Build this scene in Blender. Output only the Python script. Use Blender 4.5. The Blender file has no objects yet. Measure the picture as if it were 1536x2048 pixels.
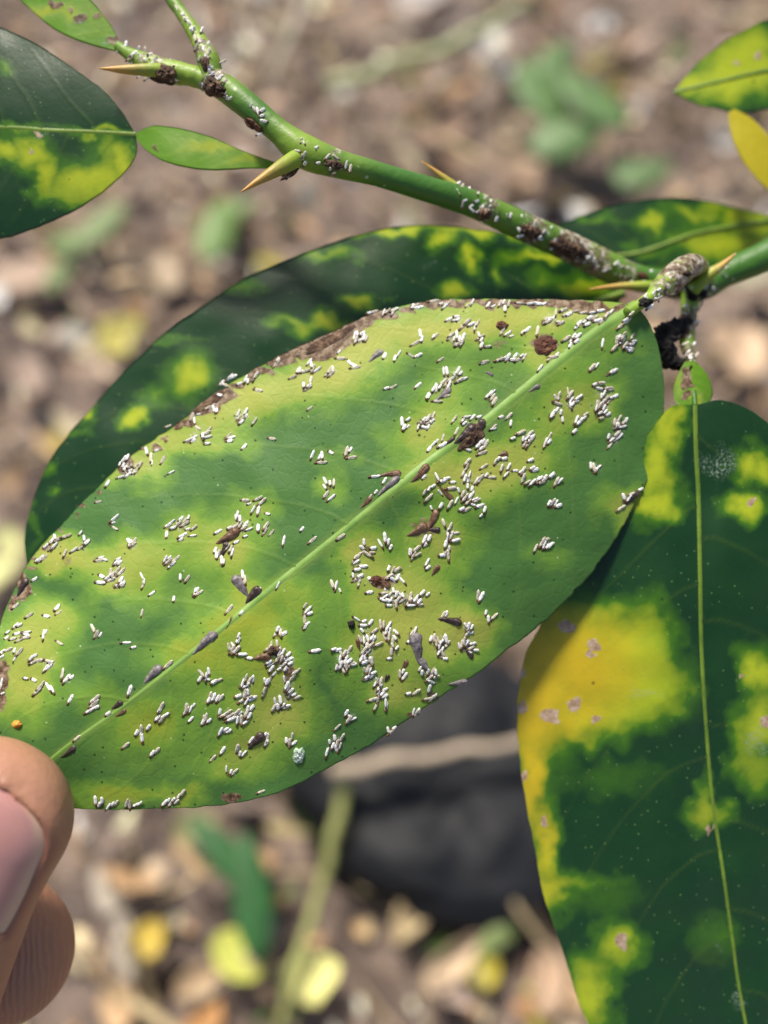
import bpy, bmesh, math, random
import numpy as np
from mathutils import Vector, Matrix
R = math.radians
rng = random.Random(7)
nrs = np.random.RandomState(11)
scene = bpy.context.scene
col = scene.collection

# ------------------------------------------------------------------ camera, sky, sun, exposure
CAM_H, PITCH, FPX = 0.50, R(60), 1833.0          # camera height (m), downward pitch, focal length in photo pixels
SUN_EL, SUN_AZ = 58.0, -25.0                     # azimuth measured from +Y towards +X
FOCUS = 0.1122
cam_d = bpy.data.cameras.new("camera"); cam = bpy.data.objects.new("camera", cam_d); col.objects.link(cam)
cam.location = (0, 0, CAM_H); cam.rotation_euler = (R(90) - PITCH, 0, 0)
cam_d.sensor_fit = 'VERTICAL'; cam_d.sensor_height = 36; cam_d.lens = 36 * FPX / 2048
cam_d.clip_start = 0.005; cam_d.clip_end = 400
cam_d.dof.use_dof = True; cam_d.dof.focus_distance = FOCUS; cam_d.dof.aperture_fstop = cam_d.lens / 3.9
scene.camera = cam
w = bpy.data.worlds.new("World"); scene.world = w; w.use_nodes = True
nt = w.node_tree; bgn = nt.nodes["Background"]
sky = nt.nodes.new("ShaderNodeTexSky"); sky.sky_type = 'NISHITA'; sky.sun_disc = False
sky.sun_elevation = R(SUN_EL); sky.sun_rotation = R(SUN_AZ); sky.dust_density = 2.5; sky.air_density = 1.0
nt.links.new(sky.outputs[0], bgn.inputs[0]); bgn.inputs[1].default_value = 0.08
sun_d = bpy.data.lights.new("sun", 'SUN'); sun_d.energy = 4.0; sun_d.angle = R(10); sun_d.color = (1.0, 0.92, 0.79)
sun = bpy.data.objects.new("sun", sun_d); col.objects.link(sun)
sv = Vector((math.sin(R(SUN_AZ)) * math.cos(R(SUN_EL)), math.cos(R(SUN_AZ)) * math.cos(R(SUN_EL)), math.sin(R(SUN_EL))))
sun.rotation_euler = sv.to_track_quat('Z', 'Y').to_euler(); sun.location = sv * 5
scene.view_settings.view_transform = 'Standard'; scene.view_settings.look = 'None'
scene.view_settings.exposure = 0.62; scene.view_settings.gamma = 1

# ------------------------------------------------------------------ helpers
CF = np.array([0, math.cos(PITCH), -math.sin(PITCH)]); CU = np.array([0, math.sin(PITCH), math.cos(PITCH)])
CX = np.array([1.0, 0, 0]); CC = np.array([0, 0, CAM_H])
def at(px, py, d):
    """the world point seen at a photo pixel, d metres into the scene"""
    px, py, d = np.broadcast_arrays(np.asarray(px, float), np.asarray(py, float), np.asarray(d, float))
    return CC + d[..., None] * (CF + ((px - 768) / FPX)[..., None] * CX + ((1024 - py) / FPX)[..., None] * CU)
def ground_at(px, py, z=0.0):
    r = CF + (px - 768) / FPX * CX + (1024 - py) / FPX * CU
    return CC + r * ((z - CAM_H) / r[2])

def _h(ix, iy, iz, seed):
    n = (ix * 374761393 + iy * 668265263 + iz * 2147483647 + seed * 1274126177) & 0xffffffff
    n = ((n ^ (n >> 13)) * 1274126177) & 0xffffffff
    return ((n ^ (n >> 16)) & 0xffff) / 65535.0
def noise3(x, y, z=0.0, seed=0):
    x, y, z = np.broadcast_arrays(np.asarray(x, float), np.asarray(y, float), np.asarray(z, float))
    ix, iy, iz = np.floor(x).astype(np.int64), np.floor(y).astype(np.int64), np.floor(z).astype(np.int64)
    fx, fy, fz = x - ix, y - iy, z - iz
    fx, fy, fz = (f * f * (3 - 2 * f) for f in (fx, fy, fz))
    r = 0
    for dx in (0, 1):
        for dy in (0, 1):
            for dz in (0, 1):
                wgt = (fx if dx else 1 - fx) * (fy if dy else 1 - fy) * (fz if dz else 1 - fz)
                r = r + wgt * _h(ix + dx, iy + dy, iz + dz, seed)
    return r * 2 - 1
def fbm(x, y, z=0.0, seed=0, octv=4):
    s, a, f = 0, 1.0, 1.0
    for i in range(octv):
        s = s + a * noise3(np.asarray(x) * f, np.asarray(y) * f, np.asarray(z) * f, seed + i * 17); a *= .5; f *= 2.03
    return s / 1.9
def sstep(a, b, x):
    t = np.clip((x - a) / (b - a), 0, 1); return t * t * (3 - 2 * t)

def catmull(pts, n):
    """smooth curve through pts (k columns), n samples even in arc length of the first two columns"""
    P = np.array(pts, float); P = np.vstack([2 * P[0] - P[1], P, 2 * P[-1] - P[-2]])
    out = []
    for i in range(1, len(P) - 2):
        t = np.linspace(0, 1, 24, endpoint=False)[:, None]
        p0, p1, p2, p3 = P[i - 1], P[i], P[i + 1], P[i + 2]
        out.append(.5 * (2 * p1 + (p2 - p0) * t + (2 * p0 - 5 * p1 + 4 * p2 - p3) * t ** 2 + (3 * p1 - p0 - 3 * p2 + p3) * t ** 3))
    out = np.vstack(out + [P[-2][None]])
    s = np.r_[0, np.cumsum(np.linalg.norm(np.diff(out[:, :2], axis=0), axis=1) + 1e-9)]
    q = np.linspace(0, s[-1], n)
    return np.stack([np.interp(q, s, out[:, k]) for k in range(out.shape[1])], 1)

def mesh_np(name, V, F, smooth=True):
    """V (n,3), F (m,4) or list of faces"""
    me = bpy.data.meshes.new(name)
    me.from_pydata(V.tolist() if hasattr(V, 'tolist') else V, [], F.tolist() if hasattr(F, 'tolist') else F)
    if smooth: me.polygons.foreach_set("use_smooth", np.ones(len(me.polygons), bool))
    me.update(); return me
def attr(me, name, a):
    x = me.attributes.new(name, 'FLOAT', 'POINT'); x.data.foreach_set("value", np.asarray(a, np.float32).ravel())
def uvmap(me, uv):
    l = me.uv_layers.new(name="UVMap"); idx = np.empty(len(me.loops), np.int32); me.loops.foreach_get("vertex_index", idx)
    l.data.foreach_set("uv", np.asarray(uv, np.float32)[idx].ravel())
def link(name, me, mat=None, parent=None):
    o = bpy.data.objects.new(name, me); col.objects.link(o)
    if mat is not None and me is not None: me.materials.append(mat)
    if parent is not None: o.parent = parent
    return o
def tag(o, label=None, cat=None, group=None, kind=None):
    if label: o["label"] = label
    if cat: o["category"] = cat
    if group: o["group"] = group
    if kind: o["kind"] = kind
    return o
def grid_faces(n, m, off=0, flip=False):
    i, j = np.meshgrid(np.arange(n - 1), np.arange(m - 1), indexing='ij')
    a = (i * m + j).ravel() + off
    F = np.stack([a, a + 1, a + m + 1, a + m], 1)
    return F[:, ::-1] if flip else F
def normals_of(P):
    """P (n,m,3) -> unit normals facing the camera side"""
    du = np.gradient(P, axis=0); dv = np.gradient(P, axis=1)
    N = np.cross(du, dv); N /= (np.linalg.norm(N, axis=2, keepdims=True) + 1e-12)
    s = np.sign(np.mean(np.sum(N * (CC - P), axis=2)))
    return N * (s if s else 1)

# ------------------------------------------------------------------ materials
def newmat(name):
    m = bpy.data.materials.new(name); m.use_nodes = True
    m.cycles.emission_sampling = 'NONE'
    return m, m.node_tree, m.node_tree.nodes["Principled BSDF"]
def nd(t, typ, **kw):
    n = t.nodes.new(typ)
    for k, v in kw.items(): setattr(n, k, v)
    return n
def mixc(t, fac, a, b, mode='MIX'):
    n = t.nodes.new("ShaderNodeMix"); n.data_type = 'RGBA'; n.blend_type = mode
    for sock, v in ((n.inputs[0], fac), (n.inputs[6], a), (n.inputs[7], b)):
        if hasattr(v, 'links') or hasattr(v, 'is_linked'): t.links.new(v, sock)
        else: sock.default_value = v if not isinstance(v, tuple) else (*v, 1)
    return n.outputs[2]
def mth(t, op, a, b=None, c=None, clamp=False):
    n = t.nodes.new("ShaderNodeMath"); n.operation = op; n.use_clamp = clamp
    for i, v in enumerate((a, b, c)):
        if v is None: continue
        if hasattr(v, 'is_linked'): t.links.new(v, n.inputs[i])
        else: n.inputs[i].default_value = v
    return n.outputs[0]
def attn(t, name):
    n = t.nodes.new("ShaderNodeAttribute"); n.attribute_name = name; return n.outputs["Fac"]
def ramp(t, fac, stops):
    n = t.nodes.new("ShaderNodeValToRGB"); e = n.color_ramp.elements
    while len(e) < len(stops): e.new(.5)
    for i, (p, c) in enumerate(stops): e[i].position = p; e[i].color = (*c, 1)
    t.links.new(fac, n.inputs[0]); return n.outputs[0]
def ntex(t, vec, scale, detail=3, rough=.55):
    n = t.nodes.new("ShaderNodeTexNoise"); n.inputs["Scale"].default_value = scale; n.inputs["Detail"].default_value = detail
    n.inputs["Roughness"].default_value = rough
    if vec is not None: t.links.new(vec, n.inputs["Vector"])
    return n.outputs["Fac"]
def dots(t, vec, scale, r0, r1, keep):
    """sparse round specks: 1 inside, keep = share of the cells that hold one"""
    v = t.nodes.new("ShaderNodeTexVoronoi"); v.inputs["Scale"].default_value = scale; t.links.new(vec, v.inputs["Vector"])
    sep = t.nodes.new("ShaderNodeSeparateColor"); t.links.new(v.outputs["Color"], sep.inputs[0])
    k = mth(t, 'LESS_THAN', sep.outputs[0], keep)
    mr = t.nodes.new("ShaderNodeMapRange"); t.links.new(v.outputs["Distance"], mr.inputs[0])
    for i, x in ((1, r0), (2, r1), (3, 1.0), (4, 0.0)): mr.inputs[i].default_value = x
    mr.clamp = True
    return mth(t, 'MULTIPLY', mr.outputs[0], k)

def leaf_material(name, green, green2, yellow, aged_backlit, rough, trans, dark_dots, pale_dots, pale_col, coat=0.0, bump=.12, vein=.2, mid=(.2, .34, .05), netw=.12, spec=.35, scab=None, film=(.26, .34, .27)):
    m, t, p = newmat(name)
    uv = nd(t, "ShaderNodeTexCoord").outputs["UV"]
    n1 = ntex(t, uv, 9, 5); n2 = ntex(t, uv, 60, 4, .6); n3 = ntex(t, uv, 260, 2)
    g = mixc(t, n1, green, green2)
    g = mixc(t, mth(t, 'MULTIPLY', n2, .28), g, tuple(c * .55 for c in green))
    ch = attn(t, "chlor"); ag = attn(t, "age"); ne = attn(t, "necro"); ve = attn(t, "vein"); st = attn(t, "stain"); li = attn(t, "lichen")
    y = mixc(t, ag, yellow, aged_backlit)  # ageing hue on the hanging leaf, painted backlight on the held one
    y = mixc(t, mth(t, 'MULTIPLY', n2, .3), y, tuple(c * .7 for c in yellow))
    jig = mth(t, 'ADD', ch, mth(t, 'MULTIPLY', mth(t, 'SUBTRACT', n2, .5), .16))
    jig = mth(t, 'ADD', jig, mth(t, 'MULTIPLY', mth(t, 'SUBTRACT', ntex(t, uv, 22, 4, .6), .5), .22))
    jig = mth(t, 'MULTIPLY', jig, sst(t, ch, 0.0, .12))
    f1 = nd(t, "ShaderNodeMapRange"); t.links.new(jig, f1.inputs[0]); f1.inputs[2].default_value = .5
    f2 = nd(t, "ShaderNodeMapRange"); t.links.new(jig, f2.inputs[0]); f2.inputs[1].default_value = .42; f2.inputs[2].default_value = 1.0
    c = mixc(t, f2.outputs[0], mixc(t, f1.outputs[0], g, mid), y)
    c = mixc(t, mth(t, 'MULTIPLY', ve, vein), c, tuple(min(1, a * .6 + b * .6) for a, b in zip(green2, yellow)))
    # specks in the blade
    pd = dots(t, uv, pale_dots[0], pale_dots[3], pale_dots[3] * 2, pale_dots[1])
    c = mixc(t, mth(t, 'MULTIPLY', pd, pale_dots[2]), c, pale_col)
    dd = dots(t, uv, dark_dots[0], dark_dots[3], dark_dots[3] * 2, dark_dots[1])
    dd = mth(t, 'MAXIMUM', dd, dots(t, uv, dark_dots[0] * .43, dark_dots[3] * .6, dark_dots[3] * 1.1, dark_dots[1] * .35))
    c = mixc(t, mth(t, 'MULTIPLY', dd, dark_dots[2]), c, (.012, .020, .008))
    # dead tissue, brown stain, grey film
    nb = ntex(t, uv, 75, 5, .7)
    brown = ramp(t, nb, scab or [(.30, (.035, .018, .010)), (.46, (.13, .075, .04)), (.60, (.34, .25, .17)), (.8, (.48, .38, .29))])
    nj = mth(t, 'ADD', ne, mth(t, 'MULTIPLY', mth(t, 'SUBTRACT', nb, .5), .9))
    c = mixc(t, mth(t, 'MULTIPLY', sst(t, nj, .35, .65), 1.0), c, brown)
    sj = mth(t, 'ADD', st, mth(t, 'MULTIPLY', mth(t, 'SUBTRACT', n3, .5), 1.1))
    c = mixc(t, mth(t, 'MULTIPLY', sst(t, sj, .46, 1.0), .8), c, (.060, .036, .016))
    lj = mth(t, 'MULTIPLY', sst(t, mth(t, 'ADD', li, mth(t, 'MULTIPLY', mth(t, 'SUBTRACT', ntex(t, uv, 24, 4, .7), .5), 1.4)), .3, .9), sst(t, ntex(t, uv, 190, 4, .75), .47, .64))
    lj = mth(t, 'MULTIPLY', lj, sst(t, li, .02, .15))
    c = mixc(t, lj, c, film)
    t.links.new(c, p.inputs["Base Color"])
    rr = mth(t, 'ADD', rough, mth(t, 'MULTIPLY', mth(t, 'SUBTRACT', n1, .5), .25))
    t.links.new(rr, p.inputs["Roughness"]); p.inputs["Specular IOR Level"].default_value = spec
    p.inputs["Coat Weight"].default_value = coat; p.inputs["Coat Roughness"].default_value = .28
    b = nd(t, "ShaderNodeBump"); b.inputs["Strength"].default_value = bump; b.inputs["Distance"].default_value = .0004
    vn = nd(t, "ShaderNodeTexVoronoi"); vn.feature = 'DISTANCE_TO_EDGE'; vn.inputs["Scale"].default_value = 42
    t.links.new(mixc(t, .02, uv, nd_noise_col(t, uv, 30)), vn.inputs["Vector"])
    net = sst(t, vn.outputs["Distance"], .0, .16)
    hh = mth(t, 'ADD', ntex(t, uv, 110, 5, .65), mth(t, 'MULTIPLY', pd, .6)); hh = mth(t, 'ADD', hh, mth(t, 'MULTIPLY', net, netw))
    t.links.new(mth(t, 'ADD', hh, mth(t, 'MULTIPLY', ne, 1.2)), b.inputs["Height"]); t.links.new(b.outputs[0], p.inputs["Normal"])
    tr = nd(t, "ShaderNodeBsdfTranslucent")
    tc = mixc(t, .5, c, (.30, .42, .02), 'MULTIPLY'); tc = mixc(t, .35, c, (.32, .42, .02))
    t.links.new(tc, tr.inputs["Color"])
    mx = nd(t, "ShaderNodeMixShader"); mx.inputs[0].default_value = trans
    t.links.new(p.outputs[0], mx.inputs[1]); t.links.new(tr.outputs[0], mx.inputs[2])
    t.links.new(mx.outputs[0], t.nodes["Material Output"].inputs["Surface"])
    return m
def nd_noise_col(t, vec, scale):
    n = t.nodes.new("ShaderNodeTexNoise"); n.inputs["Scale"].default_value = scale; t.links.new(vec, n.inputs["Vector"]); return n.outputs["Color"]
def sst(t, v, a, b):
    mr = t.nodes.new("ShaderNodeMapRange"); mr.interpolation_type = 'SMOOTHSTEP'; t.links.new(v, mr.inputs[0])
    mr.inputs[1].default_value = a; mr.inputs[2].default_value = b; return mr.outputs[0]

def simple_mat(name, stops, scale=300, rough=.6, bump=.3, bdist=.0002, spec=.4, sss=0, detail=4, obj_jitter=0):
    m, t, p = newmat(name)
    co = nd(t, "ShaderNodeTexCoord").outputs["Object"]
    n = ntex(t, co, scale, detail, .6)
    c = ramp(t, n, stops)
    if obj_jitter:
        oi = nd(t, "ShaderNodeObjectInfo")
        hs = nd(t, "ShaderNodeHueSaturation"); t.links.new(c, hs.inputs["Color"])
        t.links.new(mth(t, 'ADD', 1 - obj_jitter, mth(t, 'MULTIPLY', oi.outputs["Random"], 2 * obj_jitter)), hs.inputs["Value"]); c = hs.outputs[0]
    t.links.new(c, p.inputs["Base Color"]); p.inputs["Roughness"].default_value = rough; p.inputs["Specular IOR Level"].default_value = spec
    if sss:
        p.inputs["Subsurface Weight"].default_value = sss; p.inputs["Subsurface Radius"].default_value = (1, .9, .8); p.inputs["Subsurface Scale"].default_value = .0004
    b = nd(t, "ShaderNodeBump"); b.inputs["Strength"].default_value = bump; b.inputs["Distance"].default_value = bdist
    t.links.new(ntex(t, co, scale * 2.2, 4, .65), b.inputs["Height"]); t.links.new(b.outputs[0], p.inputs["Normal"])
    return m
def colattr_mat(name, rough=.75, spec=.25, scale=90, amount=.5, trans=0.0):
    """colour from a per-piece attribute (piece tones plus painted sun dapple), with blotches on top"""
    m, t, p = newmat(name)
    a = t.nodes.new("ShaderNodeAttribute"); a.attribute_name = "tint"
    co = nd(t, "ShaderNodeTexCoord").outputs["Object"]
    n = ntex(t, co, scale, 5, .65)
    c = mixc(t, sst(t, n, .35, .72), a.outputs["Color"], mixc(t, 1.0, a.outputs["Color"], (amount, amount * .95, amount * .9), 'MULTIPLY'))
    t.links.new(c, p.inputs["Base Color"]); p.inputs["Roughness"].default_value = rough; p.inputs["Specular IOR Level"].default_value = spec
    b = nd(t, "ShaderNodeBump"); b.inputs["Strength"].default_value = .4; b.inputs["Distance"].default_value = .001
    t.links.new(n, b.inputs["Height"]); t.links.new(b.outputs[0], p.inputs["Normal"])
    if trans:
        tr = nd(t, "ShaderNodeBsdfTranslucent"); t.links.new(c, tr.inputs["Color"]); mx = nd(t, "ShaderNodeMixShader"); mx.inputs[0].default_value = trans
        t.links.new(p.outputs[0], mx.inputs[1]); t.links.new(tr.outputs[0], mx.inputs[2]); t.links.new(mx.outputs[0], t.nodes["Material Output"].inputs["Surface"])
    return m

M = {}
M['under'] = leaf_material("leaf_underside", (.056, .160, .042), (.110, .240, .055), (.48, .48, .10), (.42, .44, .035), .50, .22,
                           (50, .55, .85, .075), (44, .18, .7, .055), (.50, .60, .33), bump=.12, vein=.14, mid=(.19, .35, .045), netw=.36, spec=.22, film=(.66, .66, .60))
M['upper'] = leaf_material("leaf_upperside", (.005, .036, .010), (.014, .062, .012), (.42, .50, .020), (.60, .42, .015), .34, .14,
                           (22, .18, .7, .05), (62, .80, .50, .07), (.20, .32, .10), coat=.15, bump=.08, vein=.09, mid=(.060, .175, .008), spec=.42, scab=[(.30, (.20, .12, .07)), (.46, (.38, .26, .17)), (.60, (.52, .40, .30)), (.8, (.60, .50, .40))])
M['rib'] = simple_mat("midrib_pale", [(.3, (.15, .29, .05)), (.7, (.22, .36, .075))], 500, .5, .2)
M['rib_dark'] = simple_mat("midrib_upperside", [(.3, (.09, .17, .015)), (.7, (.16, .24, .025))], 500, .45, .2)
M['wax'] = simple_mat("white_wax", [(.18, (.56, .50, .40)), (.34, (.78, .76, .72)), (.55, (.86, .855, .85)), (.8, (.88, .88, .89))], 2200, .6, .3, .00006, .3, .10, obj_jitter=.10)
M['wax_old'] = simple_mat("old_cream_wax", [(.22, (.30, .22, .13)), (.42, (.56, .49, .38)), (.62, (.72, .69, .63)), (.8, (.80, .79, .77))], 2200, .6, .3, .00006, .3, .10, obj_jitter=.12)
M['skin_cap'] = simple_mat("brown_shed_skin", [(.3, (.045, .024, .010)), (.7, (.16, .09, .035))], 2500, .4, .3, .00008)
M['fem_brown'] = simple_mat("scale_cover_brown", [(.3, (.040, .018, .010)), (.5, (.11, .055, .03)), (.72, (.22, .13, .075))], 1500, .42, .5, .0001)
M['fem_grey'] = simple_mat("scale_cover_grey", [(.3, (.055, .045, .05)), (.5, (.14, .12, .125)), (.72, (.30, .28, .28))], 1500, .5, .5, .0001)
M['fem_dark'] = simple_mat("scale_cover_dark", [(.3, (.014, .009, .009)), (.55, (.045, .028, .025)), (.75, (.12, .08, .07))], 1500, .4, .5, .0001)
M['crust'] = simple_mat("brown_crust", [(.28, (.018, .009, .005)), (.5, (.07, .036, .02)), (.66, (.19, .12, .07)), (.8, (.40, .31, .22))], 900, .8, .9, .0003)
M['rust'] = simple_mat("rust_crust", [(.28, (.022, .007, .004)), (.5, (.085, .026, .012)), (.75, (.22, .10, .05))], 1100, .7, .9, .0003)
M['soot_shade'] = simple_mat("black_mould_shade", [(.3, (.004, .004, .004)), (.6, (.014, .012, .011)), (.8, (.06, .05, .045))], 700, .9, .9, .0004)  # real mould; also the lump that stands in for shade at the joint
M['orange'] = simple_mat("orange_grain", [(.3, (.55, .22, .03)), (.7, (.75, .40, .08))], 2000, .5, .4, .0001)
M['film'] = simple_mat("pale_web", [(.3, (.30, .45, .30)), (.7, (.65, .74, .66))], 1500, .6, .9, .0003)

def stem_material():
    m, t, p = newmat("green_twig")
    co = nd(t, "ShaderNodeTexCoord").outputs["Object"]
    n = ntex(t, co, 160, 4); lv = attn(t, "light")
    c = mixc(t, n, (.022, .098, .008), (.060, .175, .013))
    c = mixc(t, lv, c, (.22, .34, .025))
    cr = attn(t, "crusty"); nc = ntex(t, co, 1500, 5, .7)
    cb = ramp(t, ntex(t, co, 1100, 4, .7), [(.33, (.03, .017, .009)), (.48, (.13, .085, .05)), (.58, (.36, .31, .24)), (.68, (.72, .70, .66))])
    c = mixc(t, sst(t, mth(t, 'ADD', cr, mth(t, 'MULTIPLY', mth(t, 'SUBTRACT', nc, .5), 1.5)), .55, .85), c, cb)
    c = mixc(t, attn(t, "tipc"), c, (.58, .30, .07))
    mp = nd(t, "ShaderNodeMapping"); t.links.new(co, mp.inputs[0])
    d1 = dots(t, co, 900, .12, .3, .10); c = mixc(t, mth(t, 'MULTIPLY', d1, .7), c, (.50, .58, .40))
    t.links.new(c, p.inputs["Base Color"]); p.inputs["Roughness"].default_value = .50
    b = nd(t, "ShaderNodeBump"); b.inputs["Strength"].default_value = .5; b.inputs["Distance"].default_value = .0003
    t.links.new(ntex(t, co, 700, 4), b.inputs["Height"]); t.links.new(b.outputs[0], p.inputs["Normal"])
    return m
M['stem'] = stem_material()

# ------------------------------------------------------------------ ground (setting)
def build_ground():
    n = 141
    a = np.linspace(-1, 1, n); g = np.sign(a) * (np.abs(a) * .9 + np.abs(a) ** 7 * 45)
    X, Y = np.meshgrid(g, g + .4, indexing='ij')
    Z = fbm(X * 7, Y * 7, 0, 3) * .008 + fbm(X * 30, Y * 30, 0, 5) * .004
    V = np.stack([X, Y, Z - .006], -1).reshape(-1, 3)
    me = mesh_np("ground", V, grid_faces(n, n, flip=True))
    m, t, p = newmat("orchard_soil")
    co = nd(t, "ShaderNodeTexCoord").outputs["Object"]
    c = ramp(t, ntex(t, co, 26, 8, .68), [(.28, (.055, .042, .038)), (.45, (.16, .118, .098)), (.58, (.30, .225, .18)), (.74, (.48, .38, .30))])
    c = mixc(t, mth(t, 'MULTIPLY', sst(t, ntex(t, co, 7, 3), .5, .7), .4), c, (.12, .10, .10))
    t.links.new(c, p.inputs["Base Color"]); p.inputs["Roughness"].default_value = .9
    b = nd(t, "ShaderNodeBump"); b.inputs["Distance"].default_value = .01; b.inputs["Strength"].default_value = .8
    t.links.new(ntex(t, co, 60, 8, .7), b.inputs["Height"]); t.links.new(b.outputs[0], p.inputs["Normal"])
    tag(link("ground", me, m), "brown orchard soil under the leaf litter", kind="structure")
build_ground()

LITTER = [(.30, .205, .155), (.40, .295, .225), (.19, .135, .110), (.52, .40, .30), (.12, .088, .080), (.30, .245, .225),
          (.55, .44, .33), (.36, .225, .145), (.19, .16, .165), (.46, .39, .34), (.42, .33, .30)]
def litter_leaf(length, wid, curl, twist, nl=7, nw=4, ragged=.25):
    """a curled dry leaf, points (nl*nw,3) and faces"""
    u = np.linspace(0, 1, nl)[:, None]; v = np.linspace(-1, 1, nw)[None]
    half = np.sin(np.pi * u ** .85) ** .8 * wid / 2 * (1 + ragged * np.array([rng.uniform(-1, 1) for _ in range(nl)])[:, None])
    x = (u - .5) * length + 0 * v
    y = half * v
    z = curl * length * ((u - .5) ** 2 * 1.4) + curl * .9 * wid * v * v * np.sin(np.pi * u) + twist * (u - .5) * y
    return np.stack([x, y, z + 0 * x], -1).reshape(-1, 3), grid_faces(nl, nw)
def rot_rand(tilt, yaw):
    return np.array(Matrix.Rotation(yaw, 3, 'Z') @ Matrix.Rotation(rng.gauss(0, tilt), 3, 'X') @ Matrix.Rotation(rng.gauss(0, tilt), 3, 'Y'))
def build_litter():
    V, F, C = [], [], []; off = 0
    for i in range(17000):
        x, y = rng.uniform(-.75, .75), rng.uniform(-.35, 1.45)
        small = rng.random() < .74
        L = rng.uniform(.005, .013) if small else rng.uniform(.013, .034)
        straw = rng.random() < .05
        if straw: L = rng.uniform(.04, .11)
        P, f = litter_leaf(L, L * (.045 if straw else rng.uniform(.25, .6)), rng.uniform(-.35, .5), rng.uniform(-.8, .8), 5, 3)
        P = P @ rot_rand(.55, rng.uniform(0, 6.28)).T + np.array([x, y, rng.uniform(.001, .010) if small else rng.uniform(.004, .026)])
        patch = float(noise3(x * 9, y * 9, 0, 41)) * .6 + float(noise3(x * 24, y * 24, 0, 43))  # lighter and darker clumps: sun dapple put into the litter colour
        c = np.array(LITTER[rng.randrange(len(LITTER))]) * rng.choice((.25, .5, .9, 1.2, 1.8, 2.6)) * math.exp(1.0 * patch + .34)
        if y < .32 and rng.random() < .5: c = c * np.array((1.35, 1.25, 1.0))
        if straw: c = np.array((.58, .50, .36)) * rng.uniform(.6, 1.2)
        if rng.random() < .035: c = np.array((.42, .40, .10)) * rng.uniform(.6, 1.1)
        if rng.random() < .04: c = np.array((.09, .20, .05)) * rng.uniform(.7, 1.3)
        if rng.random() < .07: c = np.array((.62, .58, .50)) * rng.uniform(.8, 1.2)
        c = np.clip(c * np.array((1.05, .97, .78)), .02, .85)
        V.append(P); F.append(f + off); C.append(np.tile(c, (len(P), 1))); off += len(P)
    V, F, C = np.vstack(V), np.vstack(F), np.vstack(C)
    me = mesh_np("leaf_litter", V, F)
    a = me.attributes.new("tint", 'FLOAT_COLOR', 'POINT'); a.data.foreach_set("color", np.c_[C, np.ones(len(C))].astype(np.float32).ravel())
    tag(link("leaf_litter", me, colattr_mat("dry_litter", .75, .25, 120, .55, .12)), "dry brown and tan leaf litter covering the ground", "leaf litter", kind="stuff")
build_litter()

def plain_leaf_mat(name, c, rough=.6, trans=.2, scale=70):
    m, t, p = newmat(name); co = nd(t, "ShaderNodeTexCoord").outputs["Object"]
    cc = ramp(t, ntex(t, co, scale, 5, .6), [(.3, tuple(x * .62 for x in c)), (.55, c), (.8, tuple(min(1, x * 1.25) for x in c))])
    t.links.new(cc, p.inputs["Base Color"]); p.inputs["Roughness"].default_value = rough
    tr = nd(t, "ShaderNodeBsdfTranslucent"); t.links.new(cc, tr.inputs["Color"]); mx = nd(t, "ShaderNodeMixShader"); mx.inputs[0].default_value = trans
    t.links.new(p.outputs[0], mx.inputs[1]); t.links.new(tr.outputs[0], mx.inputs[2]); t.links.new(mx.outputs[0], t.nodes["Material Output"].inputs["Surface"])
    return m
def solid_sheet(P, nl, nw, th):
    """thin closed leaf from a grid of points"""
    G = P.reshape(nl, nw, 3); du = np.gradient(G, axis=0); dv = np.gradient(G, axis=1); N = np.cross(du, dv); N /= np.linalg.norm(N, axis=2, keepdims=True) + 1e-12
    V = np.vstack([P, (G - N * th).reshape(-1, 3)]); k = nl * nw
    F = [grid_faces(nl, nw), grid_faces(nl, nw, k, True)]
    idx = np.arange(k).reshape(nl, nw); ring = np.r_[idx[0, :], idx[1:, -1], idx[-1, -2::-1], idx[-2:0:-1, 0]]
    nx = np.roll(ring, -1); F.append(np.stack([nx, ring, ring + k, nx + k], 1))
    return V, np.vstack(F)
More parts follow.
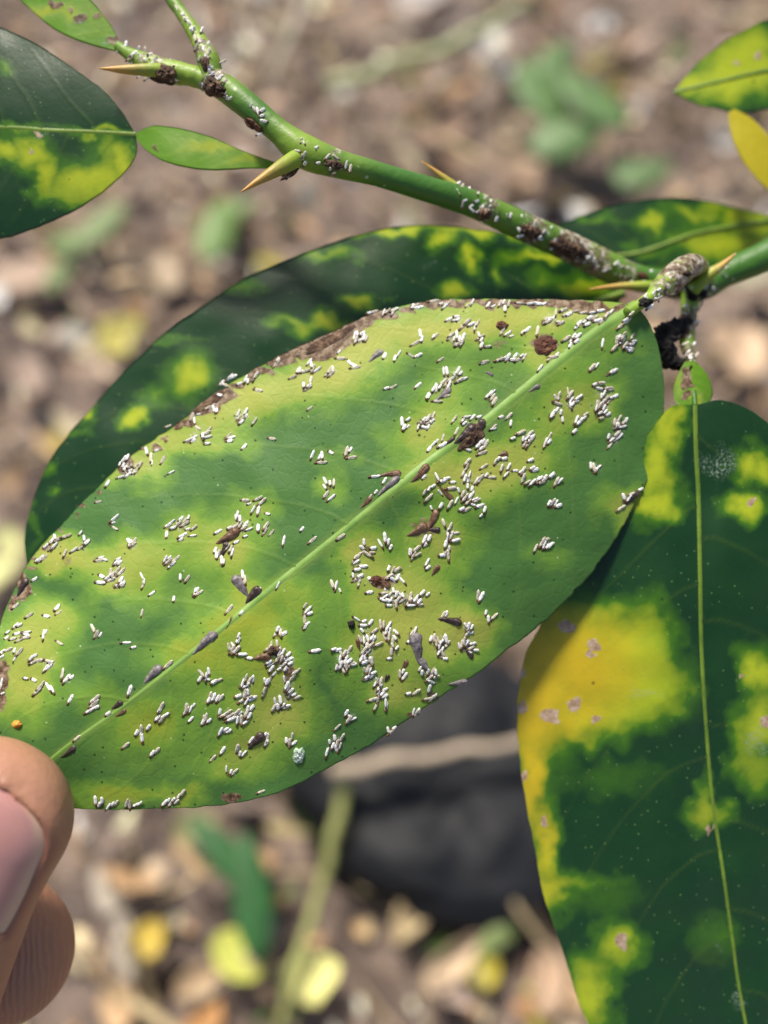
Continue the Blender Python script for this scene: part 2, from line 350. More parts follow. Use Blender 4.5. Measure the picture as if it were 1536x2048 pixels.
FALLEN = [  # photo pixel, length px, width ratio, yaw, colour, label
    (622, 1955, 130, .75, 20, (.85, .82, .30), "pale lemon fallen leaf glowing on the litter below the held leaf"),
    (300, 1880, 85, .8, 60, (.62, .45, .06), "golden fallen leaf lying near the fingertip"),
    (480, 1915, 130, .75, 150, (.55, .58, .12), "yellow green fallen leaf between the golden leaf and the lemon leaf"),
    (970, 1945, 70, .8, 40, (.55, .46, .05), "small mustard fallen leaf below the black plastic bag"),
    (10, 1130, 150, .6, 80, (.74, .76, .36), "pale yellow fallen leaf behind the hanging tip of dark leaf"),
    (390, 1655, 150, .7, 20, (.42, .42, .20), "olive fallen leaf just under the lower rim of held leaf"),
    (1475, 720, 300, .55, 65, (.62, .45, .30), "large tan dry leaf behind the heart shaped leaf stalk"),
    (1500, 560, 190, .5, 20, (.42, .40, .28), "grey green dry leaf beneath the thick green twig"),
    (1445, 300, 110, .7, 10, (.58, .55, .52), "whitish dry leaf beside the yellow leaf stalk"),
    (1000, 155, 90, .8, 70, (.60, .60, .57), "small whitish dry leaf beside the green seedling"),
    (840, 15, 190, .5, 5, (.60, .54, .50), "pale pinkish dry leaf at the top edge of the scene"),
    (400, 1960, 180, .5, 30, (.48, .34, .20), "tan dry leaf under the yellow green fallen leaf"),
    (820, 1830, 210, .45, 55, (.62, .48, .27), "straw coloured dry leaf below the black plastic bag"),
    (900, 1920, 260, .4, 40, (.66, .50, .33), "long buff dry leaf between bag and mustard leaf"),
    (760, 1760, 170, .55, 10, (.52, .42, .22), "sandy dry leaf touching the bag's lower rim"),
    (1090, 1960, 230, .5, 85, (.52, .36, .24), "light brown dry leaf beside the big hanging leaf"),
    (60, 560, 260, .5, 15, (.46, .33, .24), "rosy tan dry leaf below the dark leaf beside the twig tip"),
    (330, 560, 210, .5, 110, (.45, .35, .24), "beige dry leaf above the dark leaf's curved rim"),
    (880, 280, 240, .45, 40, (.40, .27, .19), "brown dry leaf above the middle of the green twig"),
    (1060, 380, 260, .5, 160, (.46, .33, .23), "wide brown dry leaf beyond the small thorn"),
    (250, 690, 120, .7, 70, (.55, .50, .14), "dull yellow fallen leaf above the dark leaf's left rim"),
    (60, 760, 200, .5, 120, (.40, .30, .24), "greyish brown dry leaf beside the dark leaf's tip"),
]
for px, py, lp, wr, yaw, c, lab in FALLEN:
    if max(c) - min(c) < .36: lp *= .62
    g = ground_at(px, py, .012); dep = float(np.dot(g - CC, CF)); L = lp * dep / FPX
    P, f = litter_leaf(L, L * wr, rng.uniform(.1, .5), rng.uniform(-.9, .9), 13, 7, .12)
    V, F = solid_sheet(P, 13, 7, .0004)
    me = mesh_np("fallen_leaf", V, F)
    o = link("fallen_leaf", me, plain_leaf_mat("fallen_leaf_tint", c)); o.location = g + np.array([0, 0, .004])
    o.rotation_euler = (rng.gauss(.15, .12), rng.gauss(0, .12), R(yaw)); tag(o, lab, "fallen leaf", "fallen leaves on the litter")

def tube(pts, rad, seg=12, cap=True, squash=1.0):
    """closed tapering tube through pts (n,3); returns V,F"""
    P = np.asarray(pts, float); n = len(P); rad = np.broadcast_to(np.asarray(rad, float), (n,))
    T = np.gradient(P, axis=0); T /= np.linalg.norm(T, axis=1, keepdims=True) + 1e-12
    ref = CF if abs(np.dot(T[0], CF)) < .95 else CX
    V = []
    for i in range(n):
        s = np.cross(T[i], ref); s /= np.linalg.norm(s); u = np.cross(s, T[i])
        a = np.arange(seg) / seg * 2 * np.pi
        V.append(P[i] + rad[i] * (np.cos(a)[:, None] * s + squash * np.sin(a)[:, None] * u))
    V = np.vstack(V); F = []
    for i in range(n - 1):
        for j in range(seg):
            k = (j + 1) % seg; F.append((i * seg + j, i * seg + k, (i + 1) * seg + k, (i + 1) * seg + j))
    if cap: F.append(tuple(range(seg))[::-1]); F.append(tuple((n - 1) * seg + j for j in range(seg)))
    return V, F
# ---- twigs, grass stalks, seedlings and the black bag on the ground
def ground_stalk(pts, rad, c, label, name, cat):
    """pts: (px,py,height above ground)"""
    P = np.array([ground_at(a, b, h) for a, b, h in pts]); P = catmull(P, 24)
    P += np.stack([fbm(np.arange(24) * .3, k * 9.1, 0, 77) * rad * .8 for k in range(3)], 1)
    V, F = tube(P, np.linspace(rad, rad * .6, 24), 8)
    tag(link(name, mesh_np(name, V, F), plain_leaf_mat(name + "_tint", c, .7, .1, 200)), label, cat)
ground_stalk([(660, 1545, .055), (760, 1525, .058), (880, 1508, .058), (1000, 1492, .058), (1120, 1472, .055)], .0036, (.46, .37, .27), "pale dry twig lying across the black plastic bag", "dry_twig", "twig")
ground_stalk([(690, 1530, .05), (675, 1650, .04), (630, 1800, .03), (590, 1930, .03), (550, 2060, .02)], .0032, (.36, .38, .13), "yellowing grass stalk standing up from the litter beside the bag", "grass_stalk", "grass stalk")
ground_stalk([(650, 175, .05), (760, 140, .06), (880, 95, .06), (990, 40, .05), (1040, 5, .04)], .0060, (.42, .47, .24), "thick pale green stalk leaning across the litter above the twig", "grass_stalk", "grass stalk")
ground_stalk([(620, -40, .03), (585, 50, .04), (545, 150, .03), (515, 215, .01)], .0055, (.42, .36, .28), "dry straw stalk slanting down above the green twig", "straw_stalk", "straw")
ground_stalk([(-20, 420, .01), (90, 520, .01), (180, 640, .01)], .004, (.30, .22, .17), "thin brown twig on the litter under the dark leaf", "dry_twig", "twig")
ground_stalk([(200, 1750, .01), (235, 1850, .015), (245, 1960, .01)], .006, (.50, .44, .36), "short bleached stick on the litter beside the fingertip", "dry_stick", "stick")

def seedling(px, py, leaves, c, label):
    root = bpy.data.objects.new("weed_seedling", None); g = ground_at(px, py, 0); root.location = g; col.objects.link(root)
    tag(root, label, "seedling")
    mat = plain_leaf_mat("seedling_green", c, .5, .3)
    for (lx, ly, ht, L, wr, yaw) in leaves:
        e = ground_at(lx, ly, ht); dep = float(np.dot(e - CC, CF)); Lm = L * dep / FPX
        P, f = litter_leaf(Lm, Lm * wr, -.12, .1, 11, 7, .03); V, F = solid_sheet(P, 11, 7, .0003)
        o = link("leaf", mesh_np("leaf", V, F), mat, root); o.location = e - g; o.rotation_euler = (R(12), R(-8), R(yaw))
        S = catmull(np.array([[0, 0, 0], (e - g) * np.array([.4, .4, .7]), e - g]), 9); V, F = tube(S, .0012, 6)
        link("stem", mesh_np("stem", V, F), mat, root)
seedling(1130, 230, [(1085, 175, .05, 190, .62, 110), (1185, 185, .06, 210, .6, 130), (1135, 270, .05, 170, .6, 20), (1110, 120, .05, 130, .5, 60)], (.15, .27, .09), "bright green broad leaved seedling on the ground beyond the twig")
seedling(440, 470, [(435, 455, .04, 170, .45, 80), (470, 420, .03, 90, .5, 30)], (.20, .34, .09), "small light green seedling above the dark leaf")
seedling(1290, 350, [(1290, 345, .04, 130, .5, 20), (1250, 330, .03, 90, .5, 70)], (.15, .26, .09), "dim green seedling behind the twig near the mottled leaf")
seedling(200, 470, [(210, 440, .03, 120, .5, 50), (150, 480, .03, 120, .5, 10), (120, 540, .02, 110, .4, 70)], (.24, .34, .12), "pale green seedling under the dark leaf beside the twig tip")
seedling(500, 1800, [(505, 1790, .05, 260, .32, 100), (440, 1700, .04, 190, .35, 135)], (.045, .16, .045), "dark green narrow leaved seedling beneath the held leaf")
seedling(980, 1880, [(990, 1880, .02, 90, .5, 40), (1010, 1850, .02, 70, .5, 110)], (.26, .34, .12), "tiny pale seedling between the bag and mustard leaf")

def build_bag():
    c = ground_at(905, 1580, 0); n, m = 64, 40
    u = np.linspace(0, 2 * np.pi, n, endpoint=False)[:, None]; v = np.linspace(0, 1, m)[None]
    rx, ry = .092, .070
    k = np.cos(v * np.pi / 2) ** .45
    X = rx * k * np.cos(u); Y = ry * k * np.sin(u); Z = .036 * np.sin(v * np.pi / 2) ** .8 + 0 * u
    f = fbm(X * 40, Y * 40, Z * 40, 9); s = 1 + .14 * f
    P = np.stack([X * s, Y * s, Z * (1 + .3 * f)], -1)
    rz = np.array(Matrix.Rotation(R(-17), 3, 'Z')); P = P.reshape(-1, 3) @ rz.T
    F = []
    for i in range(n):
        for j in range(m - 1):
            a = i * m + j; b = ((i + 1) % n) * m + j; F.append((a, b, b + 1, a + 1))
    me = mesh_np("plastic_bag", P, F)
    mt = simple_mat("black_plastic", [(.3, (.007, .008, .010)), (.7, (.012, .013, .017))], 12, .62, .2, .004, .25)
    o = link("plastic_bag", me, mt); o.location = c; tag(o, "crumpled black plastic bag half buried in the litter below the held leaf", "plastic bag")
build_bag()
# ------------------------------------------------------------------ the citrus branch
BR = at(1700, 430, .132); BRT = Matrix.Translation(-Vector(BR))
branch = bpy.data.objects.new("citrus_branch", None); branch.location = BR; col.objects.link(branch)
tag(branch, "thorny citrus twig with yellow mottled leaves held between thumb and finger", "citrus branch")
def bpart(name, me, mat, parent=None):
    o = link(name, me, mat, parent or branch)
    if parent is None: o.matrix_parent_inverse = BRT
    return o
def blobs(px, py, L, warp=16, wscale=.028, seed=0, lo=1.95, hi=.0):
    """soft-edged spots listed as (x, y, rx, ry[, strength])"""
    if not len(L): return np.zeros_like(px)
    wx = fbm(px * wscale, py * wscale, 0, seed + 5) * warp * 2; wy = fbm(px * wscale, py * wscale, 7.7, seed + 9) * warp * 2
    f = np.zeros_like(px)
    for b in L:
        s = b[4] if len(b) > 4 else 1.0
        r = np.hypot((px + wx - b[0]) / b[2], (py + wy - b[1]) / b[3])
        f = np.maximum(f, s * sstep(lo, hi, r)) if s >= 1 else np.maximum(f, f + (1 - f) * s * sstep(lo, hi, r))
    return np.clip(f, 0, 1)
def seg_dist(px, py, poly):
    d = np.full(px.shape, 1e9); tt = np.zeros(px.shape); n = len(poly) - 1
    for i in range(n):
        a, b = poly[i], poly[i + 1]; ab = b - a; l2 = ab @ ab + 1e-9
        t = np.clip(((px - a[0]) * ab[0] + (py - a[1]) * ab[1]) / l2, 0, 1)
        e = np.hypot(px - a[0] - t * ab[0], py - a[1] - t * ab[1]); k = e < d
        d = np.where(k, e, d); tt = np.where(k, (i + t) / n, tt)
    return d, tt
def leaf(name, mid, le, re, dfn, mat, ns=160, nt=40, chl=(), nec=(), age=(), lich=(), stain=None, nveins=8, th=.00032, edge=2.2, rib=None, ribw=(12, 5), ribh=.0004,
         vein_relief=.00004, seed=0, label=None, parent=None, warp=16, midglow=0.0):
    m = catmull(mid, ns); l = catmull(le, ns); r = catmull(re, ns)
    k = np.arange(ns)
    for e, sd in ((l, 1), (r, 2)):                      # faintly toothed, uneven rim
        w_ = np.sin(np.pi * k / (ns - 1)) ** .3
        e[:, 0] += fbm(k * .22, 0, 0, seed + sd) * edge * w_; e[:, 1] += fbm(k * .22, 5, 0, seed + sd) * edge * w_
    t = np.linspace(0, 1, nt + 1)[None, :, None]
    A = l[:, None] * (1 - t) + m[:, None] * t; B = m[:, None] * (1 - t) + r[:, None] * t
    G = np.concatenate([A, B[:, 1:]], 1); px, py = G[..., 0], G[..., 1]; nw = 2 * nt + 1
    vein = np.zeros_like(px)
    for side, e in ((0, l), (1, r)):                    # side veins arching towards the tip
        for i in range(nveins):
            s0 = .05 + .80 * (i + .5 * (side == 0) + rng.uniform(-.15, .15)) / nveins; s1 = min(.97, s0 + .20)
            q = np.linspace(0, .93, 9); ss = s0 + (s1 - s0) * q ** 1.5
            ii = np.clip((ss * (ns - 1)).astype(int), 0, ns - 1)
            poly = m[ii] * (1 - q[:, None]) + e[ii] * q[:, None]
            d_, tt = seg_dist(px, py, poly[:, :2])
            vein = np.maximum(vein, np.exp(-(d_ / 2.6) ** 2) * (1 - .75 * tt))
    dm, tm = seg_dist(px, py, m[::max(1, ns // 60), :2])
    vcol = np.maximum(vein, midglow * np.exp(-(dm / (1.25 * (ribw[0] + (ribw[1] - ribw[0]) * tm))) ** 2))
    d0 = dfn(px, py)
    d0 = d0 - vein * vein_relief
    P = at(px, py, d0); N = normals_of(P)
    Bk = P - N * th
    n = ns * nw
    V = np.vstack([P.reshape(-1, 3), Bk.reshape(-1, 3)])
    fl = np.sum(np.cross(P[1, nt] - P[0, nt], P[1, nt + 1] - P[1, nt]) * N[1, nt]) > 0
    f1 = grid_faces(ns, nw, 0, bool(fl)); f2 = grid_faces(ns, nw, n, not bool(fl))
    idx = np.arange(n).reshape(ns, nw); rims = []
    for e in (idx[:, 0], idx[:, -1]): rims.append(np.stack([e[:-1], e[1:], e[1:] + n, e[:-1] + n], 1))
    me = mesh_np(name, V, np.vstack([f1, f2] + rims))
    def two(a): return np.r_[a.ravel(), a.ravel()]
    ce = blobs(px, py, chl, warp=warp, seed=seed)
    edge_t = np.abs(np.linspace(-1, 1, nw))[None]
    attr(me, "chlor", two(ce)); attr(me, "age", two(blobs(px, py, age, seed=seed + 3, lo=1.6, hi=.2)))
    attr(me, "necro", two(blobs(px, py, nec, warp=7, wscale=.06, seed=seed + 6, lo=1.3, hi=.5)))
    attr(me, "lichen", two(lich(px, py) if callable(lich) else blobs(px, py, lich, warp=14, seed=seed + 8, lo=1.4, hi=.1)))
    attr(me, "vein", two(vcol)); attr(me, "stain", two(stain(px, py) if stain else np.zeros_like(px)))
    uvmap(me, np.c_[two(px), two(py)] / 1000.0)
    o = bpart(name, me, mat, parent)
    if label: o["label"] = label
    if rib is not None:                                  # raised midrib, its own piece
        k = ns; mm = catmull(mid, k); wdt = np.linspace(ribw[0], ribw[1], k); q = np.linspace(-1, 1, 9)
        tg = np.gradient(mm[:, :2], axis=0); tg /= np.linalg.norm(tg, axis=1, keepdims=True) + 1e-9; nn = np.stack([-tg[:, 1], tg[:, 0]], 1)
        X = mm[:, :2][:, None] + nn[:, None] * (q[None, :, None] * wdt[:, None, None])
        hgt = ribh * np.linspace(1, .35, k)[:, None] * (.5 + .5 * np.cos(np.pi * q[None])) - .00002
        PP = at(X[..., 0], X[..., 1], dfn(X[..., 0], X[..., 1]) - hgt)
        mr = mesh_np("midrib", PP.reshape(-1, 3), grid_faces(k, 9, 0, bool(fl))); attr(mr, "dummy", np.zeros(k * 9))
        link("midrib", mr, rib, o)
    return o

# ---- main leaf (underside towards the camera)
AX = np.array([.7835, -.6218]); AN = np.array([.6218, .7835])
def uw(px, py): return ((px - 652) * AX[0] + (py - 1106) * AX[1]) / 795, (px - 652) * AN[0] + (py - 1106) * AN[1]
def d_main(px, py):
    px = np.asarray(px, float); py = np.asarray(py, float); u, w_ = uw(px, py)
    s = np.sqrt((w_ + 8) ** 2 + 14 ** 2) - 14
    d = .1120 + .0042 * u + .0020 * u * u + np.where(w_ > 0, .0012, .0030) * s / 300 + .0016 * (w_ / 330) ** 2
    d = d + fbm(px * .0045, py * .0045, 0, 21, 3) * .0010 + fbm(px * .016, py * .016, 0, 23, 2) * .00012
    d = d + .0018 * sstep(-.55, -1.0, u) * np.clip(w_ / 200, -1, 1)          # pinched and twisted at the tip
    return d
MAIN_MID = [(1275, 612), (1205, 655), (1130, 712), (1045, 782), (960, 850), (850, 930), (700, 1052), (560, 1163), (400, 1292), (250, 1410), (110, 1512), (30, 1600)]
MAIN_UP = [(1275, 612), (1240, 606), (1150, 600), (1000, 598), (870, 600), (760, 622), (650, 670), (550, 715), (450, 775), (350, 850), (270, 905), (200, 970), (130, 1040), (60, 1120), (28, 1180), (0, 1250), (-32, 1360), (-45, 1470), (-30, 1560), (30, 1600)]
MAIN_LO = [(1275, 612), (1303, 655), (1322, 720), (1328, 800), (1320, 870), (1300, 950), (1270, 1010), (1235, 1072), (1180, 1150), (1130, 1203), (1080, 1250), (1000, 1312), (950, 1350), (900, 1382), (800, 1450), (740, 1490), (650, 1540), (560, 1585), (480, 1604), (400, 1614), (300, 1618), (220, 1620), (130, 1616), (30, 1600)]
CH_MAIN = [(q[0], q[1], q[2] * .80, q[3] * .80, (q[4] if len(q) > 4 else 1) * .78) for q in [(620, 760, 130, 62), (500, 790, 90, 50), (420, 830, 90, 45), (720, 690, 90, 55), (800, 660, 130, 48), (920, 655, 130, 50), (1050, 640, 160, 45), (1170, 625, 100, 30), (690, 740, 60, 40, .8),
           (275, 935, 70, 45), (330, 880, 80, 40), (430, 880, 70, 30, .6), (490, 895, 30, 25, .4), (880, 810, 70, 80, .65), (855, 865, 85, 45, .75), (930, 760, 90, 60, .35), (810, 870, 60, 40, .5),
           (455, 1090, 85, 78), (515, 1010, 50, 32, .7), (360, 1052, 52, 38, .85), (480, 1190, 45, 40, .8), (540, 1180, 60, 30, .5),
           (150, 1115, 95, 38), (100, 1110, 60, 40), (60, 1280, 90, 80), (40, 1380, 75, 80), (225, 1165, 60, 42), (300, 1115, 85, 45, .85), (290, 1180, 60, 50, .6), (260, 1090, 50, 35, .7), (180, 1390, 70, 40, .5), (120, 1230, 60, 40, .7), (385, 1190, 40, 30, .5),
           (660, 975, 38, 34, .7), (640, 915, 35, 22, .35), (700, 910, 30, 22, .35), (1110, 830, 80, 60, .6),
           (930, 960, 105, 62), (1010, 935, 120, 50), (880, 1080, 80, 62), (770, 1170, 95, 80), (720, 1100, 55, 55), (760, 1280, 100, 65), (880, 1280, 105, 75), (800, 1380, 95, 55), (940, 1255, 60, 50), (830, 1200, 80, 70, .8), (840, 940, 70, 40, .8),
           (1140, 800, 80, 60, .7), (1200, 790, 60, 70, .55), (1235, 690, 50, 30, .5), (1090, 725, 110, 35, .5), (1090, 700, 60, 35, .8), (1060, 890, 60, 40, .8), (1240, 1010, 60, 40, .75), (1260, 1040, 40, 50, .6), (1100, 1110, 50, 28, .4),
           (480, 1245, 110, 50), (400, 1310, 120, 42), (550, 1330, 75, 85, .95), (560, 1440, 85, 62), (490, 1500, 85, 55, .85), (300, 1440, 75, 55, .85), (240, 1595, 105, 32, .95), (370, 1588, 55, 26, .8), (440, 1390, 110, 60, .65), (620, 1220, 60, 40, .5), (600, 1180, 90, 40, .5),
           (690, 1330, 30, 60, .5), (430, 1540, 50, 30, .6), (330, 1500, 90, 60, .4), (250, 1470, 90, 70, .35)]]
NE_MAIN = [(690, 655, 48, 22), (650, 680, 58, 24), (605, 702, 50, 18), (560, 722, 42, 14), (520, 745, 34, 10), (440, 795, 34, 20), (412, 815, 34, 16), (375, 845, 25, 10), (760, 628, 36, 12), (880, 606, 70, 9), (1000, 604, 70, 9), (1090, 606, 80, 12), (1170, 612, 50, 14),
           (48, 1175, 14, 30), (30, 1205, 12, 18), (250, 930, 24, 24, .8), (3, 1370, 18, 60), (640, 705, 34, 16, .9), (850, 1055, 40, 30, .55), (765, 1165, 24, 16, .8), (1092, 690, 36, 22, .7), (460, 1595, 20, 9), (827, 1432, 16, 12, .8), (865, 1392, 20, 10, .6), (1000, 690, 18, 14, .5), (575, 1345, 14, 30, .7), (130, 1120, 20, 12, .5)]
_ru = catmull(MAIN_UP[1:14], 60); _r2 = random.Random(5)
NE_MAIN += [(q[0] + _r2.uniform(-6, 8), q[1] + _r2.uniform(2, 16), _r2.uniform(7, 17), _r2.uniform(5, 11), _r2.uniform(.5, 1.0)) for q in _ru if _r2.random() < .8]
BACKLIT_MAIN = [(480, 1260, 200, 120), (330, 1460, 120, 120), (300, 1590, 200, 60), (400, 1330, 180, 90)]  # lime tint of the lower half: light through the blade, painted as colour
